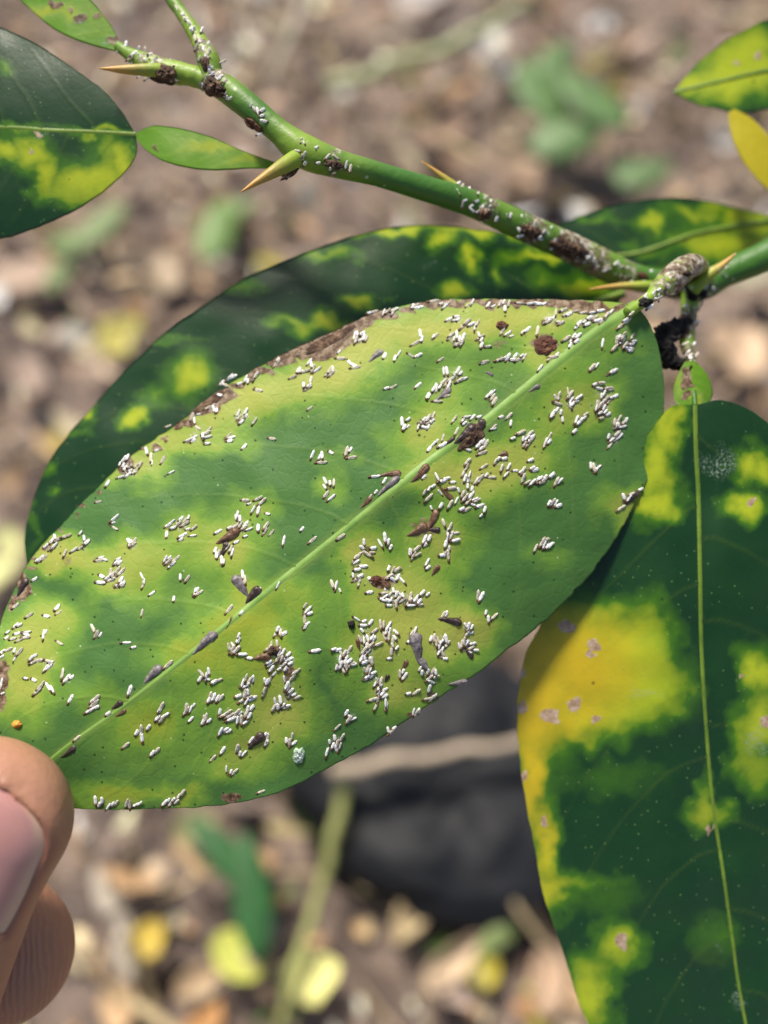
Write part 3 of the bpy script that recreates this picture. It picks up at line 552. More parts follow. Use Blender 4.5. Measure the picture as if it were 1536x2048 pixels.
# ------------------------------------------------------------------ scale insects: photo positions read off enlarged views (origin; x,y,angle of the long axis)
IN = {
(650,850): """45,210,-35 165,205,80 195,190,55 205,250,10 830,150,50 860,125,55 905,100,70 900,155,25 800,185,50 1010,50,50 1120,25,50 1300,15,40 1290,30,20 1100,190,-20 1205,215,25 1180,150,60 1215,130,60 1235,150,70 1200,180,55
540,378,5 385,395,10 390,515,50 340,560,60 455,430,60 760,400,45 1095,282,50 1090,320,60 1065,370,60 1110,380,65 1075,410,80 1100,425,85 1330,260,55 1375,258,10 1310,280,60 1220,320,40 1355,330,75 1390,380,40 1410,320,70 1460,350,0 1505,360,35
1240,385,50 1280,402,0 1190,415,50 1165,430,60 860,400,110 900,430,10 980,440,15 830,470,45 800,490,60 765,515,65 795,560,45 970,485,0 885,520,130 930,410,20 1025,500,115 1095,470,90 1130,490,75 1060,530,70 1075,560,50 1100,590,40 1150,570,30 1190,620,15 1225,650,70 1200,695,45 1050,645,25 1090,650,30 1165,580,20 960,610,60 1010,580,60 1120,540,60 1135,610,-30
815,635,115 890,620,55 910,750,120 960,780,70 1000,830,15 945,820,80 1000,885,20 925,915,75 955,945,100 900,1000,10 920,985,50 945,1000,100 970,850,60 940,860,90 765,880,65 800,870,70 770,920,55 655,975,95 705,950,45 710,995,30 680,1005,60 785,1055,60 790,1095,40
300,900,110 285,940,140 370,945,15 360,980,10 325,990,150 255,1005,55 235,1055,40 290,1085,15 245,1110,10 215,1155,95 270,1160,20 240,1185,40 262,1210,70 230,1030,50 425,910,115 460,865,100 485,900,80 505,940,70 490,1100,70 555,1110,40 520,1120,70 490,1165,40 590,1190,135 530,1190,150 560,1170,60 510,1160,50 350,1190,130 365,1215,140 340,1285,10
450,1290,20 460,1320,30 440,1340,-20 490,1385,5 510,1340,90 545,1300,80 560,1340,60 590,1350,50 545,1375,100 575,1300,120 465,1250,85 600,1310,110 525,1270,100 480,1345,-10 500,1300,60 655,1320,75 645,1360,45 655,1385,10 700,1335,50 745,1290,40 790,1300,50 725,1355,50 730,1380,10 690,1360,40 55,1220,110 85,1235,85 115,1270,110 1175,1310,85 1200,1320,65 1235,1440,80 1300,1470,50 1255,1490,100 120,860,40""",
(650,1150): """240,335,-30 290,385,0 350,365,45 285,425,130 300,355,20 380,430,40 425,380,100 450,380,80 490,390,60 470,430,70 545,440,140 500,420,80 535,480,120 460,470,100 490,470,80 270,490,120 300,500,100 330,490,90 360,480,70 375,490,60 320,540,60 350,540,60 410,530,20 300,580,50 330,590,50 280,640,70 310,630,70 345,650,80 300,670,20 360,660,100 325,570,90
310,730,110 340,745,80 325,780,40 370,750,30 310,800,20 355,775,60 330,720,80 400,810,100 430,820,80 390,830,60 420,860,70 460,880,30 410,900,70 440,910,50 405,950,80 370,955,20 390,1010,65 465,980,90 470,1010,80 455,930,40 430,870,90 65,570,30 100,575,10 150,600,60 185,580,60 130,610,120 115,650,80 160,650,60 185,660,45 220,685,20 90,710,80 140,730,110 165,700,90 195,690,40 150,680,80 120,690,70
520,540,110 550,560,55 495,640,25 510,590,90 520,520,90 670,445,55 690,430,60 650,510,20 730,720,60 760,700,120 790,740,80 830,740,60 850,780,20 800,790,40 820,820,160 800,870,80 850,745,110 745,750,90 815,490,70 840,480,90 870,500,120 910,500,80 880,540,80 930,490,100 900,570,60 870,600,80 920,640,-10 850,520,100 940,530,60 900,600,110 890,520,40
600,740,70 575,760,95 610,780,60 640,910,15 700,900,40 785,950,10 820,945,50 845,930,60 1100,395,80 1125,400,60 1080,385,120 1120,445,20 1090,450,60 1070,510,80 1050,530,90 1030,545,100 1130,525,25 1155,575,10 1110,590,-30 1090,520,60 1120,560,40 930,300,80 910,310,60 680,1050,80 720,1045,80 700,1060,60 485,1190,100 530,1175,40 510,1200,50 165,1060,70 185,1110,60 215,1105,30 190,1090,120 95,1170,50 35,1280,100 75,1250,95 95,1290,80 130,1245,65 115,1310,70 15,1360,75 85,1330,100 60,1310,60""",
(350,1150): """490,465,75 485,500,60 415,550,100 440,570,60 470,575,50 450,545,120 515,608,10 570,638,0 790,415,70 835,450,25 810,440,100 775,445,60 1000,235,60 1020,270,45 1035,295,20 995,340,95 1010,380,40 1000,395,60 785,525,100 740,540,80 720,560,30 800,590,80 830,590,60 870,610,40 850,640,40 885,680,30 820,640,70 790,640,60 830,690,30 730,690,40 740,720,50 760,760,40 800,720,40 850,720,60 920,750,40 900,790,50 940,735,40 810,610,100 870,650,20 720,670,30
690,810,95 710,820,60 690,880,60 730,800,70 680,910,60 840,800,100 860,850,70 890,890,50 850,880,90 910,920,30 940,940,25 880,920,60 870,870,60 770,970,95 810,960,100 830,1000,40 870,1000,20 790,1010,90 760,1020,60 850,1015,20 205,755,120 240,780,80 260,740,95 190,800,60 250,800,-10 300,820,30 340,805,25 545,790,70 575,810,50 520,830,60 600,800,90 520,860,20 560,840,60 485,930,10 540,910,90 570,940,20 520,960,40 550,970,60 590,950,30 560,900,100
560,1020,70 590,1020,60 550,1060,60 470,1060,45 510,1110,90 480,1110,80 540,1130,30 570,1080,60 500,1060,45 345,1050,80 370,1080,20 400,1060,30 420,1080,30 400,1120,20 430,1105,30 270,940,75 295,940,60 330,950,60 350,945,50 260,960,70 90,1020,80 120,1030,60 145,1000,60 85,1045,60 120,1110,50 215,1130,70 240,1090,80 260,1120,40 225,1100,90 350,1200,70 385,1190,20 410,1200,40 585,1270,60 690,1230,45 710,1250,80 700,1290,60 680,1240,40 480,1330,75 530,1370,50 500,1370,80 290,1410,50 365,1350,50 855,1270,100 900,1240,80 915,1290,45 880,1290,80 395,1490,95 430,1510,70 455,1515,45 1075,582,10 510,290,45 415,265,45 640,97,-15 535,35,95 790,80,55 170,115,60 180,140,30 155,135,80""",
(0,1150): """440,250,50 450,290,35 355,315,-10 225,310,40 335,460,80 350,440,60 120,390,35 150,385,30 50,480,35 100,490,10 150,500,30 200,480,10 210,440,20 200,455,-20 130,450,20 60,440,40 20,590,30 60,575,20 110,580,70 150,590,55 115,640,60 10,630,30 455,520,-35 240,640,60 265,620,30 300,655,15 255,670,20 370,660,-20 375,710,40 350,720,60 390,670,10 200,793,-5 260,805,-20 310,860,50 290,890,45 325,840,60 375,860,115 400,880,120 480,760,80 510,800,50 550,785,45 520,810,45
715,410,110 770,460,60 740,455,60 970,520,5 1025,555,10 1290,690,35 995,890,70 830,1065,40 590,1255,40 715,965,45 740,945,40 690,1040,30 740,1015,20 720,990,40 540,955,60 1225,1040,55 1240,1010,60 1210,1100,50 1240,1110,55 1265,1080,40 1140,1170,60 1085,1190,90 1090,1250,95 1050,1210,60 965,1310,45 1170,1370,50 1205,1350,50 10,830,70 20,910,20 0,870,60""",
(0,850): """1125,200,110 1200,195,25 1160,250,80 1165,290,85 1250,270,60 1315,365,35 950,265,50 980,250,60 920,300,70 960,330,45 1000,320,30 1050,310,35 1080,305,70 930,400,30 980,385,35 1030,365,30 1000,350,20 950,310,60 1050,350,60 825,450,55 755,590,15 880,715,40 870,750,20 880,790,-30 425,860,110 400,890,45 445,880,30 510,855,10 400,950,45 420,930,40 350,930,40 620,830,40 650,870,90 670,900,40 620,945,25 655,920,40 500,985,60 570,960,40 280,1040,40 340,1020,45 310,1030,45
990,890,120 1020,920,30 1000,910,70 1030,895,60 1320,745,35 1290,770,30 1390,720,45 1450,710,80 1280,840,85 1370,760,40 1420,760,30 1490,790,30 1480,850,10 1400,850,20 1330,790,30 1440,800,20 1390,880,30 1420,740,60 775,1020,15 760,1040,10 800,1030,-20 900,1050,35 910,1030,30 920,1060,40 780,1160,-40 850,1130,80 900,1120,50 930,1130,45 830,1170,40 770,1210,0 930,1190,60 900,1230,30 940,1220,20 870,1150,60 920,1240,10 850,1190,20
1270,1030,60 1300,1020,45 1350,1030,45 1310,1080,50 1330,1060,40 1290,1050,30 1385,1170,95 1440,1180,50 1090,1160,120 1105,1200,80 1100,1230,70 1165,1295,35 1335,1335,75 1090,1445,75 265,1185,35 120,1390,35 1450,115,20 1490,100,30 1290,10,20""",
(350,850): """1155,430,115 1190,445,95 1220,445,80 1150,475,120 1160,535,60 1200,560,35 480,690,80 500,720,95 470,710,85 420,790,35 460,780,30 500,770,60 530,790,40 570,800,30 540,770,60 470,900,30 540,855,25 310,960,60 340,980,80 400,940,45 430,950,60 440,980,70 360,1040,95 375,1050,80 330,820,30 320,1000,90 540,578,-10 640,565,30 670,590,60 600,650,60 640,660,80 710,682,-5 570,605,20 650,575,20 640,790,90 700,775,65 740,830,35 690,820,60 835,890,70 975,800,40 1055,885,35 1270,855,45 520,1150,95 640,1250,-20""",
(350,550): """100,1275,20 140,1270,30 170,1170,-40 260,1190,45 240,1215,20 250,1245,10 215,1240,90 250,1295,10 430,1250,10 420,1275,5 410,1235,40 530,1320,40 745,1258,-5 490,1060,70 545,1050,55 510,1130,45 545,1085,60 480,1090,80 520,1100,40 610,1125,60 130,1090,60 150,1120,100 180,1070,10 280,1010,30 300,1030,100 320,1040,80 250,1020,20 340,920,-20 380,840,-40 420,790,50 440,785,20 360,830,50 495,835,30 560,815,80 625,770,50 610,790,60 640,885,-10 545,800,70 790,650,60 780,680,45
970,740,30 950,730,60 905,785,35 1000,740,20 1060,720,60 1090,730,30 1030,670,60 1050,690,100 1030,850,50 990,845,95 1045,805,80 1020,870,30 1190,730,60 1170,760,50 1210,720,90 1200,760,40 1340,670,-45 1370,690,-20 1385,710,10 1260,590,50 1270,640,0 1380,470,80 1450,480,60 1420,500,20 1400,450,100 1440,450,45 1470,490,60 1390,500,60 1035,1025,30 1055,1380,65 1110,1400,60 1125,1440,0 1130,1385,90 1190,1360,-40""",
(700,550): """150,290,20 190,280,10 290,280,40 330,290,60 260,290,70 340,270,30 500,230,20 520,250,10 480,240,60 640,200,10 700,220,20 740,220,30 730,240,40 760,340,30 820,320,10 800,350,20 830,340,40 900,360,50 870,390,40 980,370,60 960,400,80 930,380,30 760,480,60 800,490,70 840,490,80 830,530,30 860,520,60 780,460,40 820,460,90 870,480,70 990,460,100 1010,500,60 1010,540,70 1060,550,5 1000,480,30 910,230,40 940,210,60 1060,230,60 1100,240,30 1180,210,80 1190,260,85 1220,220,70 1150,220,60 1300,215,0 1380,222,10 1440,220,0 1490,220,20
540,450,100 550,490,80 500,525,35 560,500,-40 640,475,60 660,465,50 375,605,60 345,640,70 465,615,-30 520,620,25 265,620,60 695,650,35 1020,675,20 1040,665,10 720,740,95 745,740,90 830,730,60 810,760,45 850,755,45 720,820,45 745,830,50 840,810,20 870,800,20 660,870,80 640,880,60 690,860,60 600,930,65 740,930,10 670,970,-5 780,800,45 760,850,50 280,870,15 330,860,25 520,850,40 1080,910,50 1095,940,55 1055,930,55 1110,970,60 1100,900,50 400,1130,95 445,1110,45 445,1165,45 415,1170,80 600,1100,45 640,1080,60 560,1130,30 525,1165,75 570,1170,0 600,1170,60 570,1110,50 630,1120,50 600,1140,20 800,1110,60 870,1110,60 900,1090,20 940,1095,45 990,1090,20 880,1140,45 1160,1090,25 1220,1085,45 1235,1140,85 1380,1220,50 1360,1250,40 1390,1260,40 1400,1240,35 1250,1255,30 1330,1260,80 1340,1300,60 1370,1290,60 1310,1210,30
1210,450,40 1240,470,20 1170,430,60 1360,420,40 1330,440,50 1440,430,80 1500,350,40 1520,360,30 1180,640,20 1210,635,60 1270,620,60 1320,620,40 1250,650,10 1290,650,20 1340,630,60 1150,650,10 1460,715,60""",
(950,550): """560,340,30 600,330,40 640,360,20 700,310,10 660,370,30 760,280,0 830,290,10 900,290,10 960,275,10 800,370,40 840,360,45 880,330,30 920,330,40 980,350,45 1010,310,45 1040,290,45 940,350,20 860,380,30 780,400,60 720,300,20 680,270,10 620,290,80 700,490,30 740,500,60 790,470,50 730,540,70 760,470,60 780,510,40 600,630,10 630,610,50 570,640,60 980,525,80 1150,370,45 1120,390,45 1170,350,45 1105,480,60 1140,470,60 1210,470,55 1070,560,45 1130,510,50 1180,560,-10 1200,530,10 1220,510,20 1190,580,0 1090,500,80 1150,540,40
900,710,50 935,695,50 885,730,70 1040,750,40 1060,740,30 920,840,30 970,830,10 1020,870,10 1040,880,0 950,870,-20 990,910,70 970,930,90 1050,940,30 1080,930,35 1010,950,60 1030,970,50 960,1000,60 930,1020,70 990,1020,60 1000,1050,45 960,1060,40 1020,1070,20 970,1100,10 940,1000,90 980,990,60 780,1110,60 800,1130,45 830,1100,30 770,1140,70 765,1200,40 850,1070,40 715,895,95 730,920,60 795,940,40 740,960,50 750,990,60 780,970,20 735,1000,100 620,940,110 645,930,80 630,985,-20 600,1055,50 625,1040,45 590,1080,40 660,1055,85 672,1110,95
1070,1130,100 1105,1110,70 1145,1130,35 1130,1165,20 1080,1160,60 1160,1120,60 1100,1150,80 1025,1240,70 1090,1220,50 1080,1265,30 1035,1310,40 1050,1265,30 1110,1240,50 575,1235,60 545,1280,70 570,1280,60 535,1300,70 890,1465,95 915,1480,110 945,1480,45 930,1500,60""",
(950,850): """425,270,35 440,330,25 460,345,20 370,350,60 350,360,50 370,410,80 400,440,30 440,440,40 480,420,55 500,410,50 540,400,50 590,385,40 510,440,15 530,420,40 625,435,60 650,430,50 570,600,75 595,595,60 620,600,55 640,620,20 545,880,20 515,900,55 465,945,65 530,920,60 575,920,35 560,935,25 1270,495,35 1140,550,110 1200,530,10 1120,640,40 1170,580,40 1180,560,60""",
(100,1400): """350,770,95 400,770,95 380,800,70 480,800,60 510,790,60 590,790,60 610,800,100 690,790,45 700,800,40 880,790,60 910,770,55 950,760,55 990,740,55 1020,710,55 930,790,45 970,780,50 450,815,50 660,805,40 1620,705,20""",
}
INS = [(x0 + float(a) / 3.84, y0 + float(b) / 3.84, float(c)) for (x0, y0), s in IN.items() for a, b, c in (q.split(',') for q in s.split())]
_k = []
for q in INS:                                            # neighbouring views overlap: drop what was read twice
    if all(math.hypot(q[0] - r[0], q[1] - r[1]) > 4.2 for r in _k): _k.append(q)
INS = _k
IX = np.array([q[0] for q in INS]); IY = np.array([q[1] for q in INS]); IA = np.array([R(q[2]) for q in INS])
CAPX = IX - np.cos(IA) * 8; CAPY = IY + np.sin(IA) * 8
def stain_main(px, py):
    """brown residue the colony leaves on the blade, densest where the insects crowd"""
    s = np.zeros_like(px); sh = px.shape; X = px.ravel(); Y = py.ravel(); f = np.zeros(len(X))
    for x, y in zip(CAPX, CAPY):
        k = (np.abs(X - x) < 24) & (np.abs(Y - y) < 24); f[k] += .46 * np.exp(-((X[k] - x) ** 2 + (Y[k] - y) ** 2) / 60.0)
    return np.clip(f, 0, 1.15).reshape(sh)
def wax_main(px, py):
    """flaked wax dust lying round the colonies"""
    sh = px.shape; X = px.ravel(); Y = py.ravel(); f = np.zeros(len(X))
    for x, y in zip(IX, IY):
        k = (np.abs(X - x) < 34) & (np.abs(Y - y) < 34); f[k] += .20 * np.exp(-((X[k] - x) ** 2 + (Y[k] - y) ** 2) / 190.0)
    return np.clip(f, 0, .85).reshape(sh)
main_leaf = leaf("leaf", MAIN_MID, MAIN_UP, MAIN_LO, d_main, M['under'], 520, 115, CH_MAIN, NE_MAIN, BACKLIT_MAIN, wax_main, stain=stain_main, nveins=9, rib=M['rib'], midglow=2.6, ribw=(14, 5),
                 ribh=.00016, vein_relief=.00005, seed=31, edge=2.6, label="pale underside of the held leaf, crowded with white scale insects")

# ---- the other leaves
def plane_d(d0, gx, gy, cx, cy, bow=0, bx=400.0, seed=0, wob=.0006):
    def f(px, py):
        px = np.asarray(px, float); py = np.asarray(py, float)
        return d0 + gx * (px - cx) / 1000 + gy * (py - cy) / 1000 + bow * ((px - cx) / bx) ** 2 + fbm(px * .005, py * .005, 0, seed, 3) * wob
    return f
d_C = lambda px, py: .1272 + .006 * (np.asarray(px, float) - 700) / 1000 + .004 * ((np.asarray(px, float) - 650) / 600) ** 2 + fbm(np.asarray(px) * .005, np.asarray(py) * .005, 0, 51, 3) * .0008 + .006 * ((np.asarray(py, float) + .55 * np.asarray(px, float) - 1175) / 420) ** 2 * .6
leaf("leaf", [(1250, 585), (950, 690), (650, 820), (350, 960), (150, 1070), (55, 1135)],
     [(1250, 582), (1200, 560), (1100, 500), (1020, 470), (950, 458), (850, 450), (760, 460), (650, 490), (560, 525), (480, 562), (400, 615), (330, 665), (250, 740), (180, 820), (120, 890), (85, 950), (60, 1020), (48, 1080), (55, 1135)],
     [(1250, 588), (1150, 720), (900, 880), (600, 1050), (300, 1180), (120, 1190), (55, 1135)], d_C, M['upper'], 260, 56,
     [(380, 750, 42, 40), (180, 830, 18, 16), (265, 835, 20, 18), (800, 458, 110, 11), (960, 464, 120, 13), (880, 484, 26, 18), (650, 506, 60, 10, .6), (1090, 508, 70, 14), (1165, 580, 50, 22, .8), (940, 520, 14, 24), (995, 540, 11, 20, .7), (912, 582, 28, 15), (725, 608, 28, 16), (655, 640, 30, 18), (600, 650, 24, 16, .7), (480, 572, 50, 14, .5), (305, 800, 26, 22, .5), (1080, 560, 30, 16, .5), (560, 640, 24, 14, .5), (95, 935, 14, 14, .5), (105, 985, 10, 10, .6), (70, 1040, 10, 60, .3), (150, 865, 30, 8, .4), (330, 672, 60, 8, .4)],
     lich=[(850, 535, 50, 26, .35)], rib=M['rib_dark'], ribw=(9, 4), seed=61, label="dark glossy leaf with yellow spots behind the held leaf")
d_D = lambda px, py: .1184 + .0068 * sstep(1000, 2500, np.asarray(py, float)) + .0030 * np.clip((1400 - np.asarray(px, float)) / 360, -1.2, 1.2) ** 2 + fbm(np.asarray(px) * .005, np.asarray(py) * .005, 0, 71, 3) * .0008 + .0008 * np.exp(-((np.asarray(px, float) - 1405 - (np.asarray(py, float) - 1200) * .06) / 40) ** 2)
leaf("leaf", [(1390, 810), (1392, 900), (1397, 1000), (1400, 1150), (1403, 1300), (1412, 1450), (1425, 1600), (1447, 1750), (1465, 1880), (1490, 2040), (1600, 2600)],
     [(1390, 810), (1345, 812), (1322, 835), (1280, 890), (1230, 960), (1160, 1080), (1110, 1180), (1080, 1250), (1050, 1310), (1037, 1380), (1035, 1460), (1042, 1540), (1055, 1620), (1070, 1700), (1085, 1780), (1110, 1860), (1140, 1950), (1175, 2048), (1260, 2220), (1600, 2600)],
     [(1390, 810), (1440, 800), (1490, 815), (1540, 850), (1640, 960), (1740, 1150), (1800, 1400), (1820, 1700), (1780, 2100), (1600, 2600)], d_D, M['upper'], 330, 80,
     [(1120, 1290, 95, 82), (1080, 1400, 60, 110), (1180, 1330, 120, 62), (1230, 1280, 80, 55, .85), (1300, 1250, 45, 55, .6), (1170, 1430, 85, 48), (1062, 1560, 40, 130), (1085, 1690, 26, 90), (1060, 1420, 60, 140), (1130, 1360, 110, 90, .8), (1250, 1340, 90, 60, .6), (1100, 1790, 46, 40), (1180, 1990, 40, 70), (1345, 850, 24, 55), (1320, 930, 34, 80), (1300, 1010, 46, 34), (1240, 1888, 36, 36, .95), (1410, 1630, 42, 24, .85), (1410, 1590, 14, 40, .6), (1505, 930, 34, 32), (1495, 1010, 38, 26), (1510, 1340, 30, 42), (1525, 1440, 44, 66), (1490, 1520, 30, 30, .6), (1300, 1400, 60, 50, .6), (1360, 1370, 40, 40, .5), (1270, 1350, 60, 50, .7), (1220, 1790, 50, 40, .3), (1160, 1760, 60, 16, .4), (1425, 1870, 40, 40, .35), (1230, 1560, 80, 30, .25), (1520, 1560, 30, 30, .6)],
     [(1100, 1430, 24, 18), (1150, 1408, 14, 16), (1190, 1440, 13, 8), (1135, 1255, 18, 14), (1086, 1640, 9, 12), (1190, 1290, 18, 12), (1042, 1340, 8, 25), (1045, 1410, 8, 20), (1050, 1555, 9, 14), (1243, 1885, 11, 16, .95), (1180, 1310, 12, 8), (1420, 1660, 5, 12, .8), (1535, 1440, 12, 14), (1500, 1000, 12, 8, .9), (1490, 1350, 7, 6, .7)],
     [(1070, 1430, 100, 330), (1150, 1340, 120, 130)], [(1435, 930, 42, 48, .9), (1510, 1480, 40, 60, .7), (1290, 1380, 30, 20, .6), (1480, 2000, 14, 26, .8), (1440, 1890, 12, 20, .8)], rib=M['rib_dark'], ribw=(6, 3.5), ribh=.00012, seed=81, label="big hanging leaf, dark green with broad yellow blotches")
d_A = lambda px, py: .1195 + .004 * (200 - np.asarray(px, float)) / 1000 + .0012 * ((np.asarray(py, float) - 262) / 230) ** 2 + fbm(np.asarray(px) * .005, np.asarray(py) * .005, 0, 91, 3) * .0006
leaf("leaf", [(270, 268), (200, 264), (100, 260), (0, 254), (-300, 250), (-620, 250)],
     [(270, 268), (245, 225), (200, 175), (130, 125), (60, 80), (0, 55), (-150, 5), (-380, 60), (-620, 250)],
     [(270, 268), (273, 300), (260, 330), (230, 362), (180, 402), (130, 430), (60, 460), (0, 478), (-150, 500), (-400, 430), (-620, 250)], d_A, M['upper'], 200, 56,
     [(60, 315, 42, 34), (90, 350, 26, 40), (180, 362, 78, 38), (215, 305, 36, 36, .6), (10, 300, 30, 20), (5, 140, 22, 20, .5), (240, 330, 30, 40), (130, 390, 40, 20, .5), (30, 262, 40, 10, .5), (200, 262, 70, 8, .7)],
     [(75, 268, 14, 6, .9), (62, 300, 7, 6, .8)], lich=[(80, 268, 26, 10, .8)], rib=M['rib_dark'], ribw=(6, 4), ribh=.00008, seed=101, label="dark green leaf with lime blotches beside the twig tip")
leaf("leaf", [(1545, 440), (1400, 465), (1250, 510), (1090, 495)], [(1545, 432), (1470, 415), (1400, 400), (1330, 395), (1250, 405), (1180, 425), (1115, 452), (1090, 495)],
     [(1545, 470), (1450, 525), (1380, 565), (1250, 575), (1130, 530), (1090, 495)], plane_d(.141, .004, 0, 1300, 480, .003, 200, 111), M['upper'], 120, 30,
     [(1300, 450, 30, 18), (1440, 485, 95, 30), (1390, 430, 50, 14, .8), (1500, 440, 56, 32), (1360, 540, 40, 12), (1190, 440, 50, 10, .5), (1280, 500, 40, 12, .5), (1420, 410, 30, 10, .7)], rib=M['rib_dark'], ribw=(6, 4), seed=113, label="mottled leaf behind the thick end of the twig")
leaf("leaf", [(1750, 120), (1640, 128), (1536, 140), (1440, 162), (1348, 184)], [(1750, 110), (1650, 25), (1536, 40), (1490, 60), (1440, 90), (1380, 142), (1348, 184)],
     [(1750, 130), (1650, 222), (1536, 218), (1490, 226), (1440, 217), (1390, 206), (1348, 184)], plane_d(.139, .004, 0, 1450, 150, .003, 200, 121), M['upper'], 110, 30,
     [(1470, 110, 70, 60), (1390, 172, 50, 26), (1450, 160, 80, 30), (1505, 90, 44, 50), (1480, 140, 60, 50, .9), (1520, 130, 40, 40, .9)], [(1475, 128, 8, 6), (1515, 112, 6, 5)], rib=M['rib_dark'], ribw=(6, 4), seed=123, label="mostly yellow leaf tip above the yellow leaf stalk")

# ---- twig, side shoots, thorns
CRUSTY = [(322, 140, 34, .8), (430, 172, 34, .9), (408, 100, 36, .75), (300, 125, 40, .7), (505, 250, 18, .6), (668, 328, 24, .7), (578, 345, 26, .8), (965, 425, 32, .8), (1060, 460, 45, .8), (1140, 495, 60, .95), (1190, 515, 40, .8), (1250, 545, 40, .7), (1385, 560, 50, .9), (1378, 650, 45, .9), (1380, 715, 30, .9), (1345, 560, 34, 1.0), (1320, 580, 26, .8), (1375, 540, 34, 1.0), (940, 395, 26, .6), (370, 40, 40, .6)]
def shoot(name, pts, seg=20, lights=(), n=120, mat='stem', tip=None, label=None):
    """pts: (px, py, depth, half width px)"""
    c = catmull(pts, n); P = at(c[:, 0], c[:, 1], c[:, 2])
    if tip is None: c[:, 3] *= 1 + .07 * fbm(np.arange(n) * .12, 3, 0, int(pts[0][0]))
    V, F = tube(P, c[:, 3] * c[:, 2] / FPX, seg)
    me = mesh_np(name, V, F); L = np.zeros(n)
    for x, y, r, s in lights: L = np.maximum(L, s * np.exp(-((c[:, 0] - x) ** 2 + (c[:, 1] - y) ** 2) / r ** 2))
    K = np.zeros(n)
    for x, y, r, s in CRUSTY: K = np.maximum(K, s * np.exp(-((c[:, 0] - x) ** 2 + (c[:, 1] - y) ** 2) / r ** 2))
    attr(me, "crusty", np.repeat(K, seg) * (1 if tip is None else .35))
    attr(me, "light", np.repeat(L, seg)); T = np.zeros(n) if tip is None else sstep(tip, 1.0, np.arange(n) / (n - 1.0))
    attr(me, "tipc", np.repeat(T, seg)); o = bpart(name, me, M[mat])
    if label: o["label"] = label
    return c
STEM = [(3600, -60, .16, 60), (2400, 160, .14, 46), (1700, 430, .130, 36), (1600, 475, .130, 33), (1536, 510, .130, 31), (1450, 548, .130, 27), (1400, 572, .130, 30), (1320, 566, .131, 26), (1240, 545, .130, 28), (1150, 500, .128, 29), (1050, 455, .125, 28), (1000, 432, .124, 28), (930, 402, .122, 26), (850, 377, .120, 24), (750, 347, .118, 24), (680, 329, .117, 27), (610, 304, .1165, 33), (560, 265, .1165, 26), (500, 215, .117, 25), (450, 176, .1178, 27), (420, 158, .118, 26)]
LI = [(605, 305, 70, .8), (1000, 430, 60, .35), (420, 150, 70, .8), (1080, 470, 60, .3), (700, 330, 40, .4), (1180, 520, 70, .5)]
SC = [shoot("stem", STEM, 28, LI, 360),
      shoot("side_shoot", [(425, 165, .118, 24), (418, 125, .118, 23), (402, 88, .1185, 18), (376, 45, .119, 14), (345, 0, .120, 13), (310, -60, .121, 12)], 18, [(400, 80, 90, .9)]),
      shoot("side_shoot", [(430, 168, .118, 22), (385, 152, .1185, 20), (335, 142, .119, 23), (290, 125, .1195, 19), (258, 108, .120, 13), (236, 92, .1205, 10)], 18, [(340, 140, 120, .9)]),
      shoot("leaf_stalk", [(1385, 575, .130, 22), (1378, 620, .1275, 17), (1374, 680, .1245, 15), (1382, 730, .1215, 9), (1390, 812, .1192, 5)], 16, [(1380, 640, 60, .8)]),
      shoot("leaf_stalk", [(1408, 566, .1290, 13), (1402, 535, .1255, 17), (1378, 533, .1225, 25), (1345, 556, .1205, 27), (1318, 578, .1190, 19), (1298, 596, .1180, 12), (1255, 626, .1166, 11)], 20, [(1345, 560, 90, 1.0), (1290, 600, 60, 1.0)], label="crusted pale stalk of the held leaf")]
SCA = np.vstack(SC)
def d_stem(px, py):
    """depth of the twig's near side under a photo pixel"""
    px = np.atleast_1d(np.asarray(px, float)); py = np.atleast_1d(np.asarray(py, float)); out = []
    for x, y in zip(px, py):
        e = np.hypot(SCA[:, 0] - x, SCA[:, 1] - y) / SCA[:, 3]; i = int(np.argmin(e)); h = SCA[i, 3]; o = min(e[i], .97)
        out.append(SCA[i, 2] - h * math.sqrt(1 - o * o) * SCA[i, 2] / FPX)
    return np.array(out)
for b in ([(618, 300, .1172, 12), (592, 317, .1152, 17), (558, 337, .1135, 14), (520, 360, .1125, 8), (482, 384, .112, 1.2)],
          [(945, 398, .122, 13), (915, 378, .1215, 11), (880, 350, .121, 6), (843, 322, .1205, .9)],
          [(352, 145, .1196, 9), (325, 141, .1182, 13), (290, 140, .1175, 12), (245, 139, .117, 8), (198, 137, .1165, 1.2)],
          [(1385, 580, .127, 14), (1415, 552, .1255, 12), (1445, 530, .125, 7), (1472, 506, .1245, 1)],
          [(1330, 575, .128, 13), (1280, 572, .127, 10), (1230, 573, .1268, 6), (1178, 578, .1265, .9)]):
    shoot("thorn", b, 12, [(b[0][0], b[0][1], 90, .9), (b[1][0], b[1][1], 60, 1.0)], 24, tip=.15)
def wing(mid, hw, dfn, lab, chl=(), ns=60, mat='wing', nec=(), lich=()):
    """leafy wing along a leaf stalk"""
    mid = catmull([(a[0], a[1], h) for a, h in zip(mid, hw)], ns); tg = np.gradient(mid[:, :2], axis=0); tg /= np.linalg.norm(tg, axis=1, keepdims=True); n_ = np.stack([-tg[:, 1], tg[:, 0]], 1)
    ii = np.linspace(0, ns - 1, 11).astype(int)
    l = mid[:, :2] + n_ * mid[:, 2:3]; r = mid[:, :2] - n_ * mid[:, 2:3]
    return leaf("leaf_stalk_wing", mid[ii, :2], l[ii], r[ii], dfn, M[mat], ns, 12, chl, nec, lich=lich, nveins=4, edge=1.2, seed=int(mid[0, 0]) % 97, label=lab, vein_relief=.00002)
